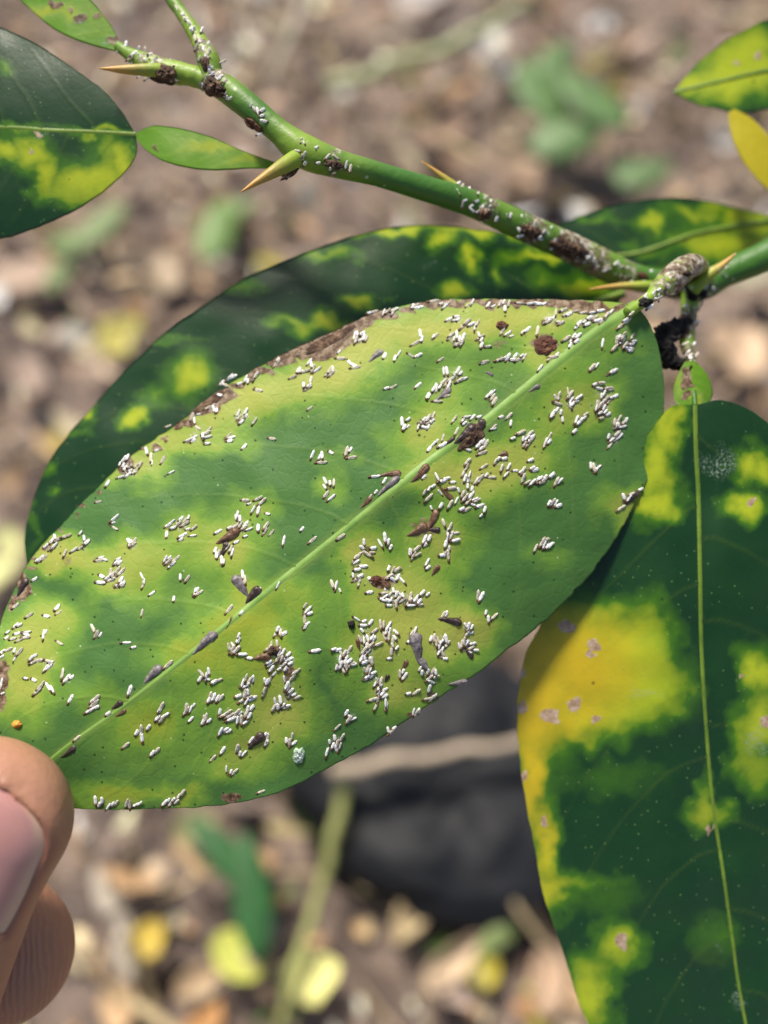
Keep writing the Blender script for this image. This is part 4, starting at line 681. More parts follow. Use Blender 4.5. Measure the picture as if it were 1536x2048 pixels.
M['wing'] = leaf_material("stalk_wing_green", (.10, .26, .014), (.17, .35, .020), (.40, .46, .03), (.5, .4, .03), .38, .2, (30, .1, .5, .06), (70, .4, .2, .06), (.4, .5, .2), coat=.15)
M['wing_yellow'] = leaf_material("stalk_wing_yellow", (.50, .44, .02), (.58, .47, .02), (.58, .45, .02), (.55, .42, .02), .45, .2, (30, .1, .5, .06), (70, .4, .2, .06), (.6, .5, .2))
M['wing_pale'] = leaf_material("stalk_wing_underside", (.26, .38, .11), (.36, .46, .16), (.40, .46, .1), (.5, .4, .03), .45, .2, (30, .1, .5, .06), (70, .4, .2, .06), (.5, .5, .3))
wing([(548, 330), (500, 322), (450, 313), (400, 303), (345, 290), (300, 276), (272, 270)], [6, 14, 26, 35, 36, 26, 6], plane_d(.118, 0, 0, 400, 300, .0012, 120, 5), "bright green winged stalk between twig and dark leaf", [(410, 285, 60, 18, .9), (500, 320, 60, 14, .7)], nec=[(308, 294, 9, 6)])
wing([(240, 97), (205, 70), (160, 38), (110, 2), (60, -36)], [6, 26, 42, 46, 40], plane_d(.1205, -.004, 0, 150, 40, .001, 120, 6), "bright green winged stalk running up from the thorn", [(90, 20, 60, 16, .9), (190, 40, 40, 20, .5)], nec=[(112, 10, 12, 10), (190, 32, 8, 6), (158, 36, 12, 10, .9), (228, 80, 14, 10), (140, 20, 8, 6)], lich=[(155, 35, 22, 16, .9), (215, 80, 24, 16, .9)])
wing([(1378, 722), (1382, 745), (1385, 772), (1388, 798), (1390, 814)], [9, 27, 38, 37, 20], plane_d(.1196, 0, -.003, 1385, 770, .0008, 40, 7), "small heart shaped winged stalk above the hanging leaf", [(1365, 770, 14, 30, .6), (1395, 800, 10, 10, .9)], nec=[(1370, 750, 10, 14), (1372, 788, 8, 9), (1375, 768, 9, 10)], ns=42)
wing([(1462, 222), (1485, 255), (1515, 300), (1550, 345), (1600, 400)], [7, 27, 35, 33, 20], plane_d(.137, 0, 0, 1500, 290, .0006, 60, 8), "bright yellow winged leaf stalk with white specks", mat='wing_yellow', ns=42)
# long stub that carries the top-right leaf, out of the frame
shoot("side_shoot", [(1700, 432, .131, 22), (1690, 400, .133, 14), (1600, 400, .137, 10), (1660, 330, .139, 9), (1750, 120, .140, 8)], 12)

# ------------------------------------------------------------------ insects
def insect_mesh(L, W, H, seed):
    """tricarinate waxy cover: three ridges along a parallel-sided body, x from cap end to free end"""
    r_ = random.Random(seed); nx, nq = 9, 11; V = []
    for i in range(nx):
        u = i / (nx - 1); e = min(1, (.30 + 2.6 * u)) * (1 if u < .82 else 1 - ((u - .82) / .18) ** 2 * .75)
        for j in range(nq):
            q = -1 + 2 * j / (nq - 1)
            ridge = .64 + .36 * math.cos(3 * math.pi * q) if abs(q) < .999 else 0
            z = H * e ** .7 * (1 - abs(q) ** 3) * ridge
            V.append((L * (u - .5) + (L * r_.uniform(-.10, .06) if i == nx - 1 else 0), W / 2 * (q * e + r_.uniform(-.09, .09)), z * (1 + r_.uniform(-.22, .22)) - .00002 + .00004 * (u > .9) * r_.random()))
    F = grid_faces(nx, nq, 0, True).tolist()
    F.append(tuple(range(nq))); F.append(tuple((nx - 1) * nq + j for j in range(nq))[::-1])
    return np.array(V), F
def cap_mesh(L, W, H):
    V, F = [], []; n, m = 6, 8
    for i in range(n):
        t = math.pi * i / (n - 1)
        for j in range(m):
            a = 2 * math.pi * j / m
            V.append((-L * .5 + .00002 - math.cos(t) * L * .20, math.sin(t) * math.cos(a) * W * .47, max(-.00003, math.sin(t) * math.sin(a) * H * .85)))
    for i in range(n - 1):
        for j in range(m): F.append((i * m + j, i * m + (j + 1) % m, (i + 1) * m + (j + 1) % m, (i + 1) * m + j))
    return np.array(V), F
VAR = []
for i in range(8):
    Lm = .00118 * rng.uniform(.66, 1.16); Wm = .00041 * rng.uniform(.74, 1.2); Hm = .00017
    a = insect_mesh(Lm, Wm, Hm, i); b = cap_mesh(Lm, Wm, Hm)
    ma = mesh_np("wax_cover", *a); mb = mesh_np("shed_skin", *b); ma.materials.append(M['wax_old' if i in (2, 5, 7) else 'wax']); mb.materials.append(M['skin_cap']); VAR.append((a, b, ma, mb))
def frame(dfn, px, py, ang, lift=0.0, pitch=0.0):
    c, s = math.cos(ang), math.sin(ang); h = 4.0
    xs = np.array([px, px + c * h, px - c * h, px - s * h, px + s * h]); ys = np.array([py, py - s * h, py + s * h, py - c * h, py + c * h])
    Q = at(xs, ys, np.ravel(dfn(xs, ys))); p = Q[0]; tx = Q[1] - Q[2]; ty = Q[3] - Q[4]
    tx /= np.linalg.norm(tx); z = np.cross(tx, ty); z /= np.linalg.norm(z)
    if np.dot(z, CC - p) < 0: z = -z
    if pitch: tx = tx * math.cos(pitch) + z * math.sin(pitch); z = np.cross(tx, np.cross(z, tx)); z /= np.linalg.norm(z)
    y = np.cross(z, tx); m = Matrix.Identity(4)
    for i in range(3): m[i][0], m[i][1], m[i][2], m[i][3] = tx[i], y[i], z[i], p[i] + z[i] * lift
    return m
# colonies: insects whose bodies touch
n = len(INS); par = list(range(n))
def fnd(i):
    while par[i] != i: par[i] = par[par[i]]; i = par[i]
    return i
for i in range(n):
    for j in range(i):
        if math.hypot(IX[i] - IX[j], IY[i] - IY[j]) < 21: par[fnd(i)] = fnd(j)
CL = {}
for i in range(n): CL.setdefault(fnd(i), []).append(i)
CL = sorted(CL.values(), key=lambda c: (len(c), IX[c[0]]))
FEM = [  # female covers: px, py, angle, length px, width ratio, material, label
    (410, 1288, 40, 64, .34, 'fem_grey', "longest purple brown scale cover lying on the midrib"),
    (306, 1350, 48, 48, .46, 'fem_grey', "mauve grey oval scale cover on the midrib above the dark pair"),
    (234, 1411, 40, 27, .5, 'fem_dark', "small dark scale cover on the upper flank of midrib"),
    (241, 1426, 35, 26, .4, 'fem_brown', "small rusty scale cover on the lower flank of midrib"),
    (136, 1504, 33, 36, .34, 'fem_dark', "black slender scale cover on the midrib beside the thumb"),
    (482, 1172, 118, 52, .50, 'fem_grey', "grey brown scale cover forming the upper arm of a V"),
    (506, 1192, 45, 46, .48, 'fem_dark', "dark brown scale cover forming the lower arm of a V"),
    (779, 950, 12, 48, .34, 'fem_brown', "brown flat scale cover under a white insect on midrib"),
    (777, 972, 48, 58, .32, 'fem_grey', "long mauve scale cover with pale tail above the midrib"),
    (731, 1005, 52, 34, .36, 'fem_brown', "narrow brown scale cover with white tip on the midrib"),
    (839, 945, 45, 50, .40, 'fem_brown', "chestnut scale cover on the midrib beside one white insect"),
    (458, 1246, 55, 26, .28, 'fem_brown', "thin russet scale cover at the foot of the V"),
    (1069, 777, 28, 27, .42, 'fem_grey', "taupe scale cover alone on the pale midrib"),
    (752, 713, 42, 40, .42, 'fem_grey', "grey pointed scale cover under the crusted rim"),
    (978, 747, -18, 20, .5, 'fem_grey', "tiny grey scale cover above the midrib"),
    (892, 985, -40, 44, .30, 'fem_brown', "olive brown scale cover inside the yellow patch"),
    (864, 1040, 66, 48, .40, 'fem_brown', "brown scale cover standing upright in the joined trio"),
    (834, 1060, 25, 46, .48, 'fem_brown', "crumpled tan brown scale cover, lower of joined trio"),
    (868, 1060, -8, 26, .55, 'fem_dark', "slate blue scale cover, smallest of joined trio"),
    (871, 1142, 55, 27, .5, 'fem_brown', "brown comma shaped scale cover under the joined trio"),
    (900, 1242, -6, 50, .40, 'fem_dark', "dark red brown scale cover at the top of yellow patch"),
    (833, 1298, 108, 66, .48, 'fem_grey', "largest slate grey scale cover among white insects"),
    (850, 1338, 122, 54, .32, 'fem_grey', "grey tapering scale cover below the largest slate one"),
    (916, 1365, 5, 40, .42, 'fem_grey', "grey scale cover with orange tail at the leaf rim"),
    (703, 1250, 110, 20, .7, 'fem_dark', "black green round scale cover in the leaf's lower half"),
    (718, 1290, 100, 27, .42, 'fem_brown', "amber scale cover tucked beside a white cluster"),
    (524, 1316, 12, 34, .62, 'fem_brown', "round brown scale cover beside the longest white cluster"),
    (512, 1482, 52, 44, .58, 'fem_dark', "dark brown hollow scale cover ringed by white insects"),
    (885, 788, 46, 44, .40, 'fem_grey', "grey brown scale cover at the foot of a white column"),
    (455, 1072, 30, 54, .52, 'fem_brown', "broad brown scale cover amid the pale ring of insects"),
    (448, 1100, 60, 36, .5, 'fem_dark', "dark torn scale cover under the broad brown one"),
    (45, 1176, 58, 44, .45, 'fem_dark', "dark brown scale cover on the crusted rim beside the thumb end"),
    (1264, 998, 48, 42, .45, 'fem_dark', "slate black scale cover on the rim over the hanging leaf"),
    (1006, 909, 20, 22, .6, 'fem_brown', "little brown scale cover above a curled white cluster"),
    (768, 1163, -40, 34, .5, 'fem_brown', "rust red scale cover at the heart of the yellow ring"),
    (928, 868, 40, 60, .45, 'fem_dark', "blackish scale cover, lower one crossing the midrib"),
    (957, 858, 55, 46, .5, 'fem_dark', "blackish scale cover, upper one crossing the midrib"),
    (898, 885, 35, 34, .35, 'fem_dark', "slim dark scale cover on midrib among white insects"),
    (1262, 700, 40, 22, .4, 'fem_brown', "small orange brown scale cover near the leaf base"),
    (938, 1308, -40, 24, .6, 'fem_dark', "dark bead like scale cover at the edge of yellow patch"),
    (773, 1357, 70, 18, .7, 'fem_dark', "tiny dark scale cover among the white zigzag"),
    (808, 1330, 60, 24, .5, 'fem_brown', "brown scale cover above a white trio in yellow patch"),
]
def female_mesh(L, Wr, seed):
    nx, nq = 16, 11; W_ = L * Wr; H = W_ * .30; V = []; UU, QQ = np.meshgrid(np.linspace(0, 1, 16), np.linspace(-1, 1, 11), indexing='ij'); RR = 1 + .36 * fbm(UU * 5, QQ * 3, seed * 3.1, 4)
    for i in range(nx):
        u = i / (nx - 1); e = (u ** .62) * math.sqrt(max(0, 1 - max(0, (u - .72) / .28) ** 2)) if u > 0 else .02
        bend = .10 * L * math.sin(u * 2.6 + seed) * .5
        for j in range(nq):
            q = -1 + 2 * j / (nq - 1); rr = float(RR[i, j]); gr = 1 + .10 * math.sin(u * 26)
            V.append((L * (u - .5), W_ / 2 * q * e * rr + bend, H * e * (1 - abs(q) ** 2.4) * rr * gr - .00003))
    F = grid_faces(nx, nq, 0, True).tolist(); F.append(tuple(range(nq)))
    return np.array(V), F
for i, (px, py, a, L, wr, mt, lab) in enumerate(FEM):
    V, F = female_mesh(L * 1.05 * .112 / FPX, wr, i)
    o = link("scale_cover", mesh_np("scale_cover", V, F), M[mt]); o.matrix_world = frame(d_main, px, py, R(a), .00002); tag(o, lab, "scale cover", "brown and grey scale covers on the held leaf")

def blob_on(dfn, px, py, rx, ry, rot, h, mat, seed, name, label, cat, rough=.5, group=None):
    """a lumpy crust growing on a surface (radii in px, height in m)"""
    nr, na = 16, 40; c, s = math.cos(R(rot)), math.sin(R(rot))
    r = np.repeat(np.linspace(0, 1, nr), na); a = np.tile(np.arange(na) * 2 * np.pi / na, nr)
    o_ = 1 + .45 * fbm(np.cos(a) * 1.9, np.sin(a) * 1.9, seed, 3); x = np.cos(a) * rx * r * o_; y = np.sin(a) * ry * r * o_
    X = np.stack([px + c * x + s * y, py - s * x + c * y], 1)
    Hh = h * ((1 - r ** 2.2) * (1 + rough * fbm(x * .16, y * .16, seed * 1.7, 8, 3)) + .5 * rough * np.abs(noise3(x * .45, y * .45, seed, 9)) * (r < .95)) - .00005 * (r > .95)
    d = np.ravel(dfn(X[:, 0], X[:, 1])); P = at(X[:, 0], X[:, 1], d - Hh)
    F = []
    for i in range(nr - 1):
        for j in range(na): F.append((i * na + j, i * na + (j + 1) % na, (i + 1) * na + (j + 1) % na, (i + 1) * na + j))
    o = link(name, mesh_np(name, P, F), M[mat]); tag(o, label, cat, group); return o
for i, b in enumerate([
    (d_main, 1090, 690, 27, 20, 15, .00035, 'rust', "deep red brown crust clump beside the midrib near leaf base"),
    (d_main, 945, 872, 36, 20, 45, .00035, 'crust', "blackish brown crust clump sitting across the midrib"),
    (d_main, 752, 1160, 14, 10, 0, .0003, 'rust', "small rust coloured crust within the yellow ring"),
    (d_main, 1003, 650, 12, 9, 0, .0003, 'rust', "tiny rust crust near the leaf's upper rim"),
    (d_main, 660, 680, 56, 12, 27, .00009, 'crust', "long grey brown crust along the leaf's upper rim"),
    (d_main, 420, 804, 40, 10, 33, .00009, 'crust', "short brown crust along the upper rim above dark leaf"),
    (d_main, 548, 1302, 16, 10, 30, .0004, 'crust', "brown crust at the head of the longest white cluster"),
    (d_stem, 322, 146, 30, 20, -25, .0007, 'crust', "brown crust clump at the base of the twig tip thorn"),
    (d_stem, 428, 176, 30, 18, -35, .0007, 'crust', "dark brown crust clump in the fork of the twig"),
    (d_stem, 410, 125, 9, 22, 0, .0004, 'crust', "narrow crust running up the thin side shoot"),
    (d_stem, 505, 250, 22, 9, -38, .0003, 'rust', "red brown crust on the underside of twig bend"),
    (d_stem, 668, 328, 20, 10, -12, .0004, 'crust', "brown crust patch beside the twig's middle node"),
    (d_stem, 580, 345, 26, 9, 30, .0004, 'crust', "dark crust under the forward thorn"),
    (d_stem, 968, 430, 15, 13, 0, .0006, 'crust', "grey brown crust under the small back thorn"),
    (d_stem, 1062, 462, 26, 15, -20, .0007, 'crust', "mid brown crust on the twig near its thick end"),
    (d_stem, 1140, 494, 44, 20, -28, .0008, 'crust', "largest brown crust on the twig above the dark leaf"),
    (d_stem, 1285, 550, 14, 9, 0, .0005, 'rust', "reddish crust on the twig behind the held leaf's stalk"),
    (d_stem, 1378, 545, 22, 14, 40, .0008, 'crust', "brown crust at the far end of the held leaf's stalk"),
    (d_stem, 1390, 590, 22, 15, 0, .0010, 'soot_shade', "black lump standing in for shade in the joint where leaf stalks meet"),  # dark lump modelled in place of the shade under the stalk
    (d_stem, 1290, 605, 16, 12, 0, .0007, 'soot_shade', "black sooty crust at the neck of the held leaf"),
    (d_stem, 1368, 655, 16, 26, 0, .0008, 'crust', "grey crust around the hanging leaf's stalk"),
    (d_stem, 1380, 732, 15, 12, 0, .0007, 'crust', "ashy crust on top of heart shaped stalk wing"),
]):
    blob_on(*b[:7], b[7], i * 3 + 1, "crust_clump", b[8], "crust", .8, "crusts of old scale shells")
def black_mass():
    c = catmull([(1380, 640, .1250, 9), (1352, 652, .1235, 15), (1330, 668, .1228, 19), (1326, 694, .1224, 20), (1338, 716, .1226, 17), (1362, 728, .1224, 12), (1380, 722, .1222, 7)], 60); n_, sg = 60, 28
    V, F = tube(at(c[:, 0], c[:, 1], c[:, 2]), c[:, 3] * c[:, 2] / FPX, sg)
    ctr = np.repeat(at(c[:, 0], c[:, 1], c[:, 2]), sg, 0); dv = V - ctr
    k = 1 + .75 * fbm(V[:, 0] * 900, V[:, 1] * 900, V[:, 2] * 900, 5) + .55 * fbm(V[:, 0] * 2600, V[:, 1] * 2600, V[:, 2] * 2600, 6)
    tag(link("mould_lump", mesh_np("mould_lump", ctr + dv * k[:, None], F), M['soot_shade']), "black mouldy curl between held leaf and heart shaped stalk", "mould lump")
black_mass()
blob_on(d_main, 598, 1510, 14, 15, 0, .0004, 'film', 301, "web_tuft", "pale mint tuft of web near the lower leaf rim", "web tuft", 1.0)
blob_on(d_main, 703, 1249, 8, 8, 0, .0004, 'soot_shade', 305, "mould_lump", "tiny grey black mould tuft beside yellow patch of lower half", "mould lump", 1.0)
blob_on(d_main, 33, 1449, 10, 8, 0, .0005, 'orange', 303, "orange_grain", "single orange grain on the leaf above the thumb", "grain", .2)

# ---- white insects: the ones that stand freest are things of their own, the dense mats are one mass
LAND = [(1090, 690, "the red brown crust"), (945, 872, "the blackish midrib clump"), (752, 1160, "the rust red cover"), (660, 682, "the long rim crust"), (420, 806, "the short rim crust"),
        (410, 1288, "the longest midrib cover"), (306, 1350, "the mauve oval cover"), (235, 1418, "the dark midrib pair"), (136, 1504, "the black slender cover"), (490, 1182, "the dark V"),
        (777, 962, "the flat midrib covers"), (731, 1005, "the white tipped cover"), (839, 945, "the chestnut cover"), (1069, 777, "the taupe cover"), (752, 713, "the grey pointed cover"), (978, 747, "the tiny grey cover"),
        (892, 985, "the olive brown cover"), (850, 1050, "the joined trio"), (871, 1142, "the comma shaped cover"), (900, 1242, "the dark red cover"), (840, 1310, "the largest slate cover"), (916, 1365, "the orange tailed cover"),
        (703, 1250, "the black green cover"), (524, 1316, "the round brown cover"), (512, 1482, "the hollow dark cover"), (885, 788, "the white column's cover"), (455, 1080, "the broad brown cover"), (45, 1176, "the dark rim cover"),
        (1264, 998, "the slate black rim cover"), (1006, 909, "the little brown cover"), (598, 1510, "the mint web tuft"), (33, 1449, "the orange grain"), (1275, 615, "the leaf base"), (150, 1600, "the thumb tip")]
NUM = {1: "lone", 2: "paired", 3: "trio", 4: "four", 5: "five", 6: "six", 7: "seven", 8: "eight", 9: "nine", 10: "ten", 11: "eleven", 12: "twelve"}
def describe(c):
    x, y = IX[c].mean(), IY[c].mean(); u, w_ = uw(x, y)
    l = min(LAND, key=lambda q: math.hypot(q[0] - x, q[1] - y)); dx, dy = x - l[0], y - l[1]; r = math.hypot(dx, dy)
    a = math.degrees(math.atan2(-dy, dx)) % 360
    way = ["on the stalk side of", "above and stalkward of", "above", "above and thumbward of", "on the thumb side of", "below and thumbward of", "below", "below and stalkward of"][int(((a + 22.5) % 360) // 45)]
    if r < 14: way = "touching"
    elif r > 75: way = "well " + way if not way.startswith("on") else "farther " + way
    return way + " " + l[2]
ONES = "zero one two three four five six seven eight nine ten eleven twelve thirteen fourteen fifteen sixteen seventeen eighteen nineteen".split()
OTH = "zeroth first second third fourth fifth sixth seventh eighth ninth tenth eleventh twelfth thirteenth fourteenth fifteenth sixteenth seventeenth eighteenth nineteenth".split()
def numw(k): return ONES[k] if k < 20 else ("twenty", "thirty")[k // 10 - 2] + ("-" + ONES[k % 10] if k % 10 else "")
def ordw(k): return OTH[k] if k < 20 else ("twenty-" + OTH[k % 10] if k % 10 and k < 30 else "twentieth" if k == 20 else "thirtieth")
picked, mass = [], []
for c in CL:
    if len(picked) + len(c) <= 300: picked += [c] if False else c; c_keep = True
    else: c_keep = False
    if not c_keep: mass += c
pset = set(picked); seen = {}
for c in CL:
    if c[0] not in pset: continue
    where = describe(c); k = len(c); key = "%d %s" % (k, where); seen[key] = seen.get(key, 0) + 1
    if seen[key] > 1: where += ", " + ["outer", "outermost", "remotest", "last"][min(3, seen[key] - 2)]
    order = sorted(c, key=lambda i: IY[i])
    for i in c:
        v = VAR[(i * 7) % 8]; o = link("scale_insect", v[2]); e = link("shed_skin", v[3], None, o)
        sz = rng.uniform(.74, 1.14); o.matrix_world = frame(d_main, IX[i], IY[i], IA[i] + rng.gauss(0, .08), rng.uniform(0, .00006), rng.gauss(.05, .05)) @ Matrix.Diagonal((sz, sz, sz, 1))
        q = order.index(i)
        lab = "lone white scale insect " + where if k == 1 else "%s of %s white scale insects, %s" % ("topmost" if q == 0 else "lowest" if q == k - 1 else ordw(q + 1), numw(k), where)
        tag(o, lab, "scale insect", "white scale insects on the held leaf")
def join_insects(items, name):
    V, F, mi, off = [], [], [], 0
    for mat4, vi in items:
        A = np.array(mat4)
        for q in (0, 1):
            v, f = VAR[vi][q]; V.append(v @ A[:3, :3].T + A[:3, 3]); F += [tuple(int(x) + off for x in g) for g in f]; mi += [2 if q == 0 and vi in (2, 5, 7) else q] * len(f); off += len(v)
    me = mesh_np(name, np.vstack(V), F); me.materials.append(M['wax']); me.materials.append(M['skin_cap']); me.materials.append(M['wax_old']); me.polygons.foreach_set("material_index", np.array(mi, np.int32)); return me
ks = [rng.uniform(.74, 1.1) for _ in range(97)]
items = [(frame(d_main, IX[i], IY[i], IA[i] + rng.gauss(0, .1), rng.uniform(0, .00014), rng.gauss(.05, .07)) @ Matrix.Diagonal((ks[i % 97], ks[i % 97], ks[i % 97], 1)), (i * 5) % 8) for i in mass]
tag(link("scale_insect_mats", join_insects(items, "scale_insect_mats")), "dense mats of white scale insects on the held leaf", "scale insects", kind="stuff")
# insects on the twig and stalks
TW = """238,104,20 252,92,70 262,118,40 280,98,60 300,112,30 312,120,20 282,155,0 298,158,10 262,132,40 268,110,40 292,104,80 384,62,110 402,62,70 395,95,60 408,100,80 418,105,70 402,118,40 440,158,40 450,165,30 457,195,60 425,150,20 392,78,100 416,90,60 445,126,20
598,322,80 611,325,60 565,345,30 660,335,90 692,330,80 700,338,80 520,270,20 578,352,60 525,222,30 915,368,40 923,375,60 938,380,50 955,390,70 970,398,40 980,405,30 966,440,30 992,438,70 1040,470,30 1068,448,80 1078,475,50 1100,460,60 1085,465,45 1160,488,40 1190,495,70 1175,515,30 1130,500,40 1150,510,60 1110,480,30 1230,528,45 1240,535,20 1300,545,20 1355,548,40 1330,590,45 1345,585,40 1315,595,30 1365,560,45 1370,540,60 1390,525,30 1380,535,20 1350,570,40 1290,598,60 1298,615,40 1335,570,30 1400,585,50 1410,575,60 1405,600,40 1370,615,45 1378,662,60 1362,672,20 1385,690,60 1370,690,30 1378,705,10 1372,714,40 1392,712,60 1395,645,70 1260,628,40 1252,640,30 1420,560,60 1400,612,70 1358,600,30"""
tw = [tuple(float(v) for v in q.split(',')) for q in TW.split()]
items = [(frame(d_stem, x, y, R(a), .00025, rng.uniform(-.2, .7)) @ Matrix.Diagonal((.9, .9, .9, 1)), k % 8) for k, (x, y, a) in enumerate(tw)]
ex = []
for x, y, r, s in CRUSTY:
    for _ in range(int(r * .30)):
        j = int(np.argmin(np.hypot(SCA[:, 0] - x - rng.gauss(0, r * .6), SCA[:, 1] - y - rng.gauss(0, r * .5)))); o_ = rng.uniform(-.95, .95) * SCA[j, 3]
        ex.append((frame(d_stem, SCA[j, 0] + o_ * .35, SCA[j, 1] + o_ * .9, rng.uniform(0, 3.1), .0001, rng.uniform(-.2, .8)) @ Matrix.Diagonal((.8, .85, .85, 1)), rng.randrange(8)))
tag(link("scale_insect_mats", join_insects(ex, "scale_insect_mats")), "small crowded scale insects crusted over the twig and stalks", "scale insects", kind="stuff")
twg = {}
for k, (mtx, vi) in enumerate(items):
    o = link("scale_insect", VAR[vi][2]); link("shed_skin", VAR[vi][3], None, o); o.matrix_world = mtx; x, y, a = tw[k]
    w_ = ("on the twig tip beside its thorn" if x < 345 else "on the thin side shoot above the fork" if x < 430 and y < 128 else "around the fork of the twig" if x < 470 else "around the twig's middle node" if x < 720 else
          "below the small back thorn" if x < 1000 else "on the large brown crust of the twig" if x < 1215 else "behind the held leaf's neck" if x < 1285 and y < 560 else "on the pale stalk of the held leaf" if y < 618 and x < 1395 else "on the crusted stalk of the hanging leaf" if x > 1340 else "beside the leaf base on its midrib")
    twg.setdefault(w_, []).append((x, o))
for w_, L in twg.items():
    L.sort(key=lambda q: q[0])
    for q, (x, o) in enumerate(L):
        tag(o, "%s of %s white scale insects %s" % ("only" if len(L) == 1 else "last" if q == len(L) - 1 else ordw(q + 1), numw(len(L)), w_), "scale insect", "white scale insects on twig and stalks")
# ------------------------------------------------------------------ the hand (thumb on the leaf, forefinger behind it)
def px_path(pts, n):
    c = catmull(pts, n); return at(c[:, 0], c[:, 1], c[:, 2]), c[:, 3] * .001
def build_hand():
    bm_V, bm_F, off = [], [], 0
    def add(V, F):
        nonlocal off
        bm_V.append(V); bm_F.extend([tuple(int(i) + off for i in f) for f in F]); off += len(V)
    # thumb: own frame so that the nail can be fitted
    k = .1032 / FPX; C0 = at(-25, 1640, .1032)
    Ax = at(-25 - 46, 1640 + 88.8, .1032) - C0; Ax /= np.linalg.norm(Ax); Ax = Ax + CF * .06; Ax /= np.linalg.norm(Ax)
    Sx = np.cross(Ax, CF); Sx /= np.linalg.norm(Sx)
    if np.dot(Sx, CX) < 0: Sx = -Sx
    Nx = np.cross(Ax, Sx); Nx /= np.linalg.norm(Nx)
    if np.dot(Nx, CF) > 0: Nx = -Nx
    Rr = 165 * k; tip = C0 - Ax * Rr
    nr, na = 60, 48; V = []
    for i in range(nr):
        a = .064 * (i / (nr - 1)) ** 1.5
        if a < Rr: r = math.sqrt(max(1e-10, Rr ** 2 - (Rr - a) ** 2))
        else: r = Rr * (1 - .03 * math.sin(min(1, (a - Rr) / .012) * math.pi)) + .0016 * math.exp(-((a - .034) / .010) ** 2) + max(0, a - .045) * .15
        for j in range(na):
            q = 2 * math.pi * j / na; c, s = math.cos(q), math.sin(q)
            th = .70 if s > 0 else .86
            pw = .88
            V.append(tip + Ax * a + r * (Sx * math.copysign(abs(c) ** pw, c) + Nx * th * math.copysign(abs(s) ** pw, s)))
    F = [(i * na + j, i * na + (j + 1) % na, (i + 1) * na + (j + 1) % na, (i + 1) * na + j) for i in range(nr - 1) for j in range(na)]
    F.append(tuple(range(na))[::-1]); F.append(tuple((nr - 1) * na + j for j in range(na)))
    add(np.array(V), F)
    def finger(pts, n=50, sq=.92):
        P, r = px_path(pts, n); V, F = tube(P, r, 28, True, sq)
        # round the tip
        T = P[0] - P[1]; T /= np.linalg.norm(T); add(V, F)
        nn = 10; W_ = []
        for i in range(nn):
            t = math.pi / 2 * i / (nn - 1); W_.append((P[0] + T * r[0] * math.sin(t), r[0] * math.cos(t) + 1e-5))
        ref = CF; s = np.cross(T, ref); s /= np.linalg.norm(s); u = np.cross(s, T); VV = []
        for c_, rr in W_:
            for j in range(28):
                q = 2 * math.pi * j / 28; VV.append(c_ + rr * (math.cos(q) * s + sq * math.sin(q) * u))
        FF = [(i * 28 + j, i * 28 + (j + 1) % 28, (i + 1) * 28 + (j + 1) % 28, (i + 1) * 28 + j) for i in range(nn - 1) for j in range(28)]
        FF.append(tuple(range(28))[::-1]); FF.append(tuple((nn - 1) * 28 + j for j in range(28))); add(np.array(VV), FF)
    finger([(2, 1901, .1208, 9.46), (-60, 1838, .1210, 9.5), (-160, 1740, .1215, 9.1), (-290, 1640, .1225, 9.0), (-430, 1580, .126, 9.6), (-590, 1640, .131, 9.4), (-720, 1880, .139, 10.2), (-780, 2260, .150, 12)])
    for z0, dy in ((.020, 60), (.038, 170), (.055, 330)):
        finger([(-470, 2120 + dy, .142 + z0, 8.2), (-430, 1960 + dy, .143 + z0, 8.6), (-520, 1820 + dy, .145 + z0, 8.8), (-660, 1800 + dy, .148 + z0, 9.0), (-790, 1960 + dy, .152 + z0, 9.4), (-840, 2300 + dy * .8, .156 + z0, 11)])
    for pts in ([(-560, 2640, .124, 13), (-680, 2800, .136, 15), (-800, 2960, .150, 17), (-900, 3250, .170, 20)],
                [(-790, 2230, .150, 12), (-850, 2500, .158, 16), (-900, 2850, .168, 19), (-960, 3250, .180, 21)],
                [(-840, 2340, .180, 12), (-900, 2600, .182, 16), (-940, 2900, .184, 19), (-980, 3250, .186, 22)],
                [(-850, 2500, .205, 12), (-920, 2750, .204, 16), (-960, 3000, .200, 19), (-990, 3250, .192, 22)],
                [(-900, 3150, .180, 25), (-1000, 3500, .195, 26), (-1150, 3900, .215, 29), (-1400, 4500, .25, 34)]):
        P, r = px_path(pts, 24); V, F = tube(P, r, 24, True, .8); add(V, F)
    me = mesh_np("hand_raw", np.vstack(bm_V), bm_F)
    o = bpy.data.objects.new("hand_raw", me); col.objects.link(o)
    md = o.modifiers.new("r", 'REMESH'); md.mode = 'VOXEL'; md.voxel_size = .0006
    ms = o.modifiers.new("s", 'SMOOTH'); ms.factor = .5; ms.iterations = 5
    dg = bpy.context.evaluated_depsgraph_get(); me2 = bpy.data.meshes.new_from_object(o.evaluated_get(dg)); bpy.data.objects.remove(o); bpy.data.meshes.remove(me)
    nv = len(me2.vertices); co = np.empty(nv * 3, np.float32); me2.vertices.foreach_get("co", co); co = co.reshape(-1, 3).astype(float)
    rel = co - tip; a = rel @ Ax; x = rel @ Sx; h = rel @ Nx
    A0, HW = .0028, .0078
    def half(a):
        t = np.clip((a - A0) / .0060, 0, 1); return HW * np.sqrt(1 - (1 - t) ** 2.2)
    on = (h > .0012) & (a < .03) & (np.abs(x) < .0105) & (a > 0)
    hw = half(a); sd = np.where(a > A0, np.abs(x) - hw, np.hypot(a - A0, np.maximum(np.abs(x) - hw, 0)))     # >0 outside the nail
    ao = np.minimum(sd, A0 - a) if False else sd
    end = .0175; sd = np.maximum(sd, a - end)
    disp = np.where(sd < 0, -.00055, .00050 * np.exp(-((sd - .0011) / .0009) ** 2) - .00045 * np.exp(-(sd / .00035) ** 2))
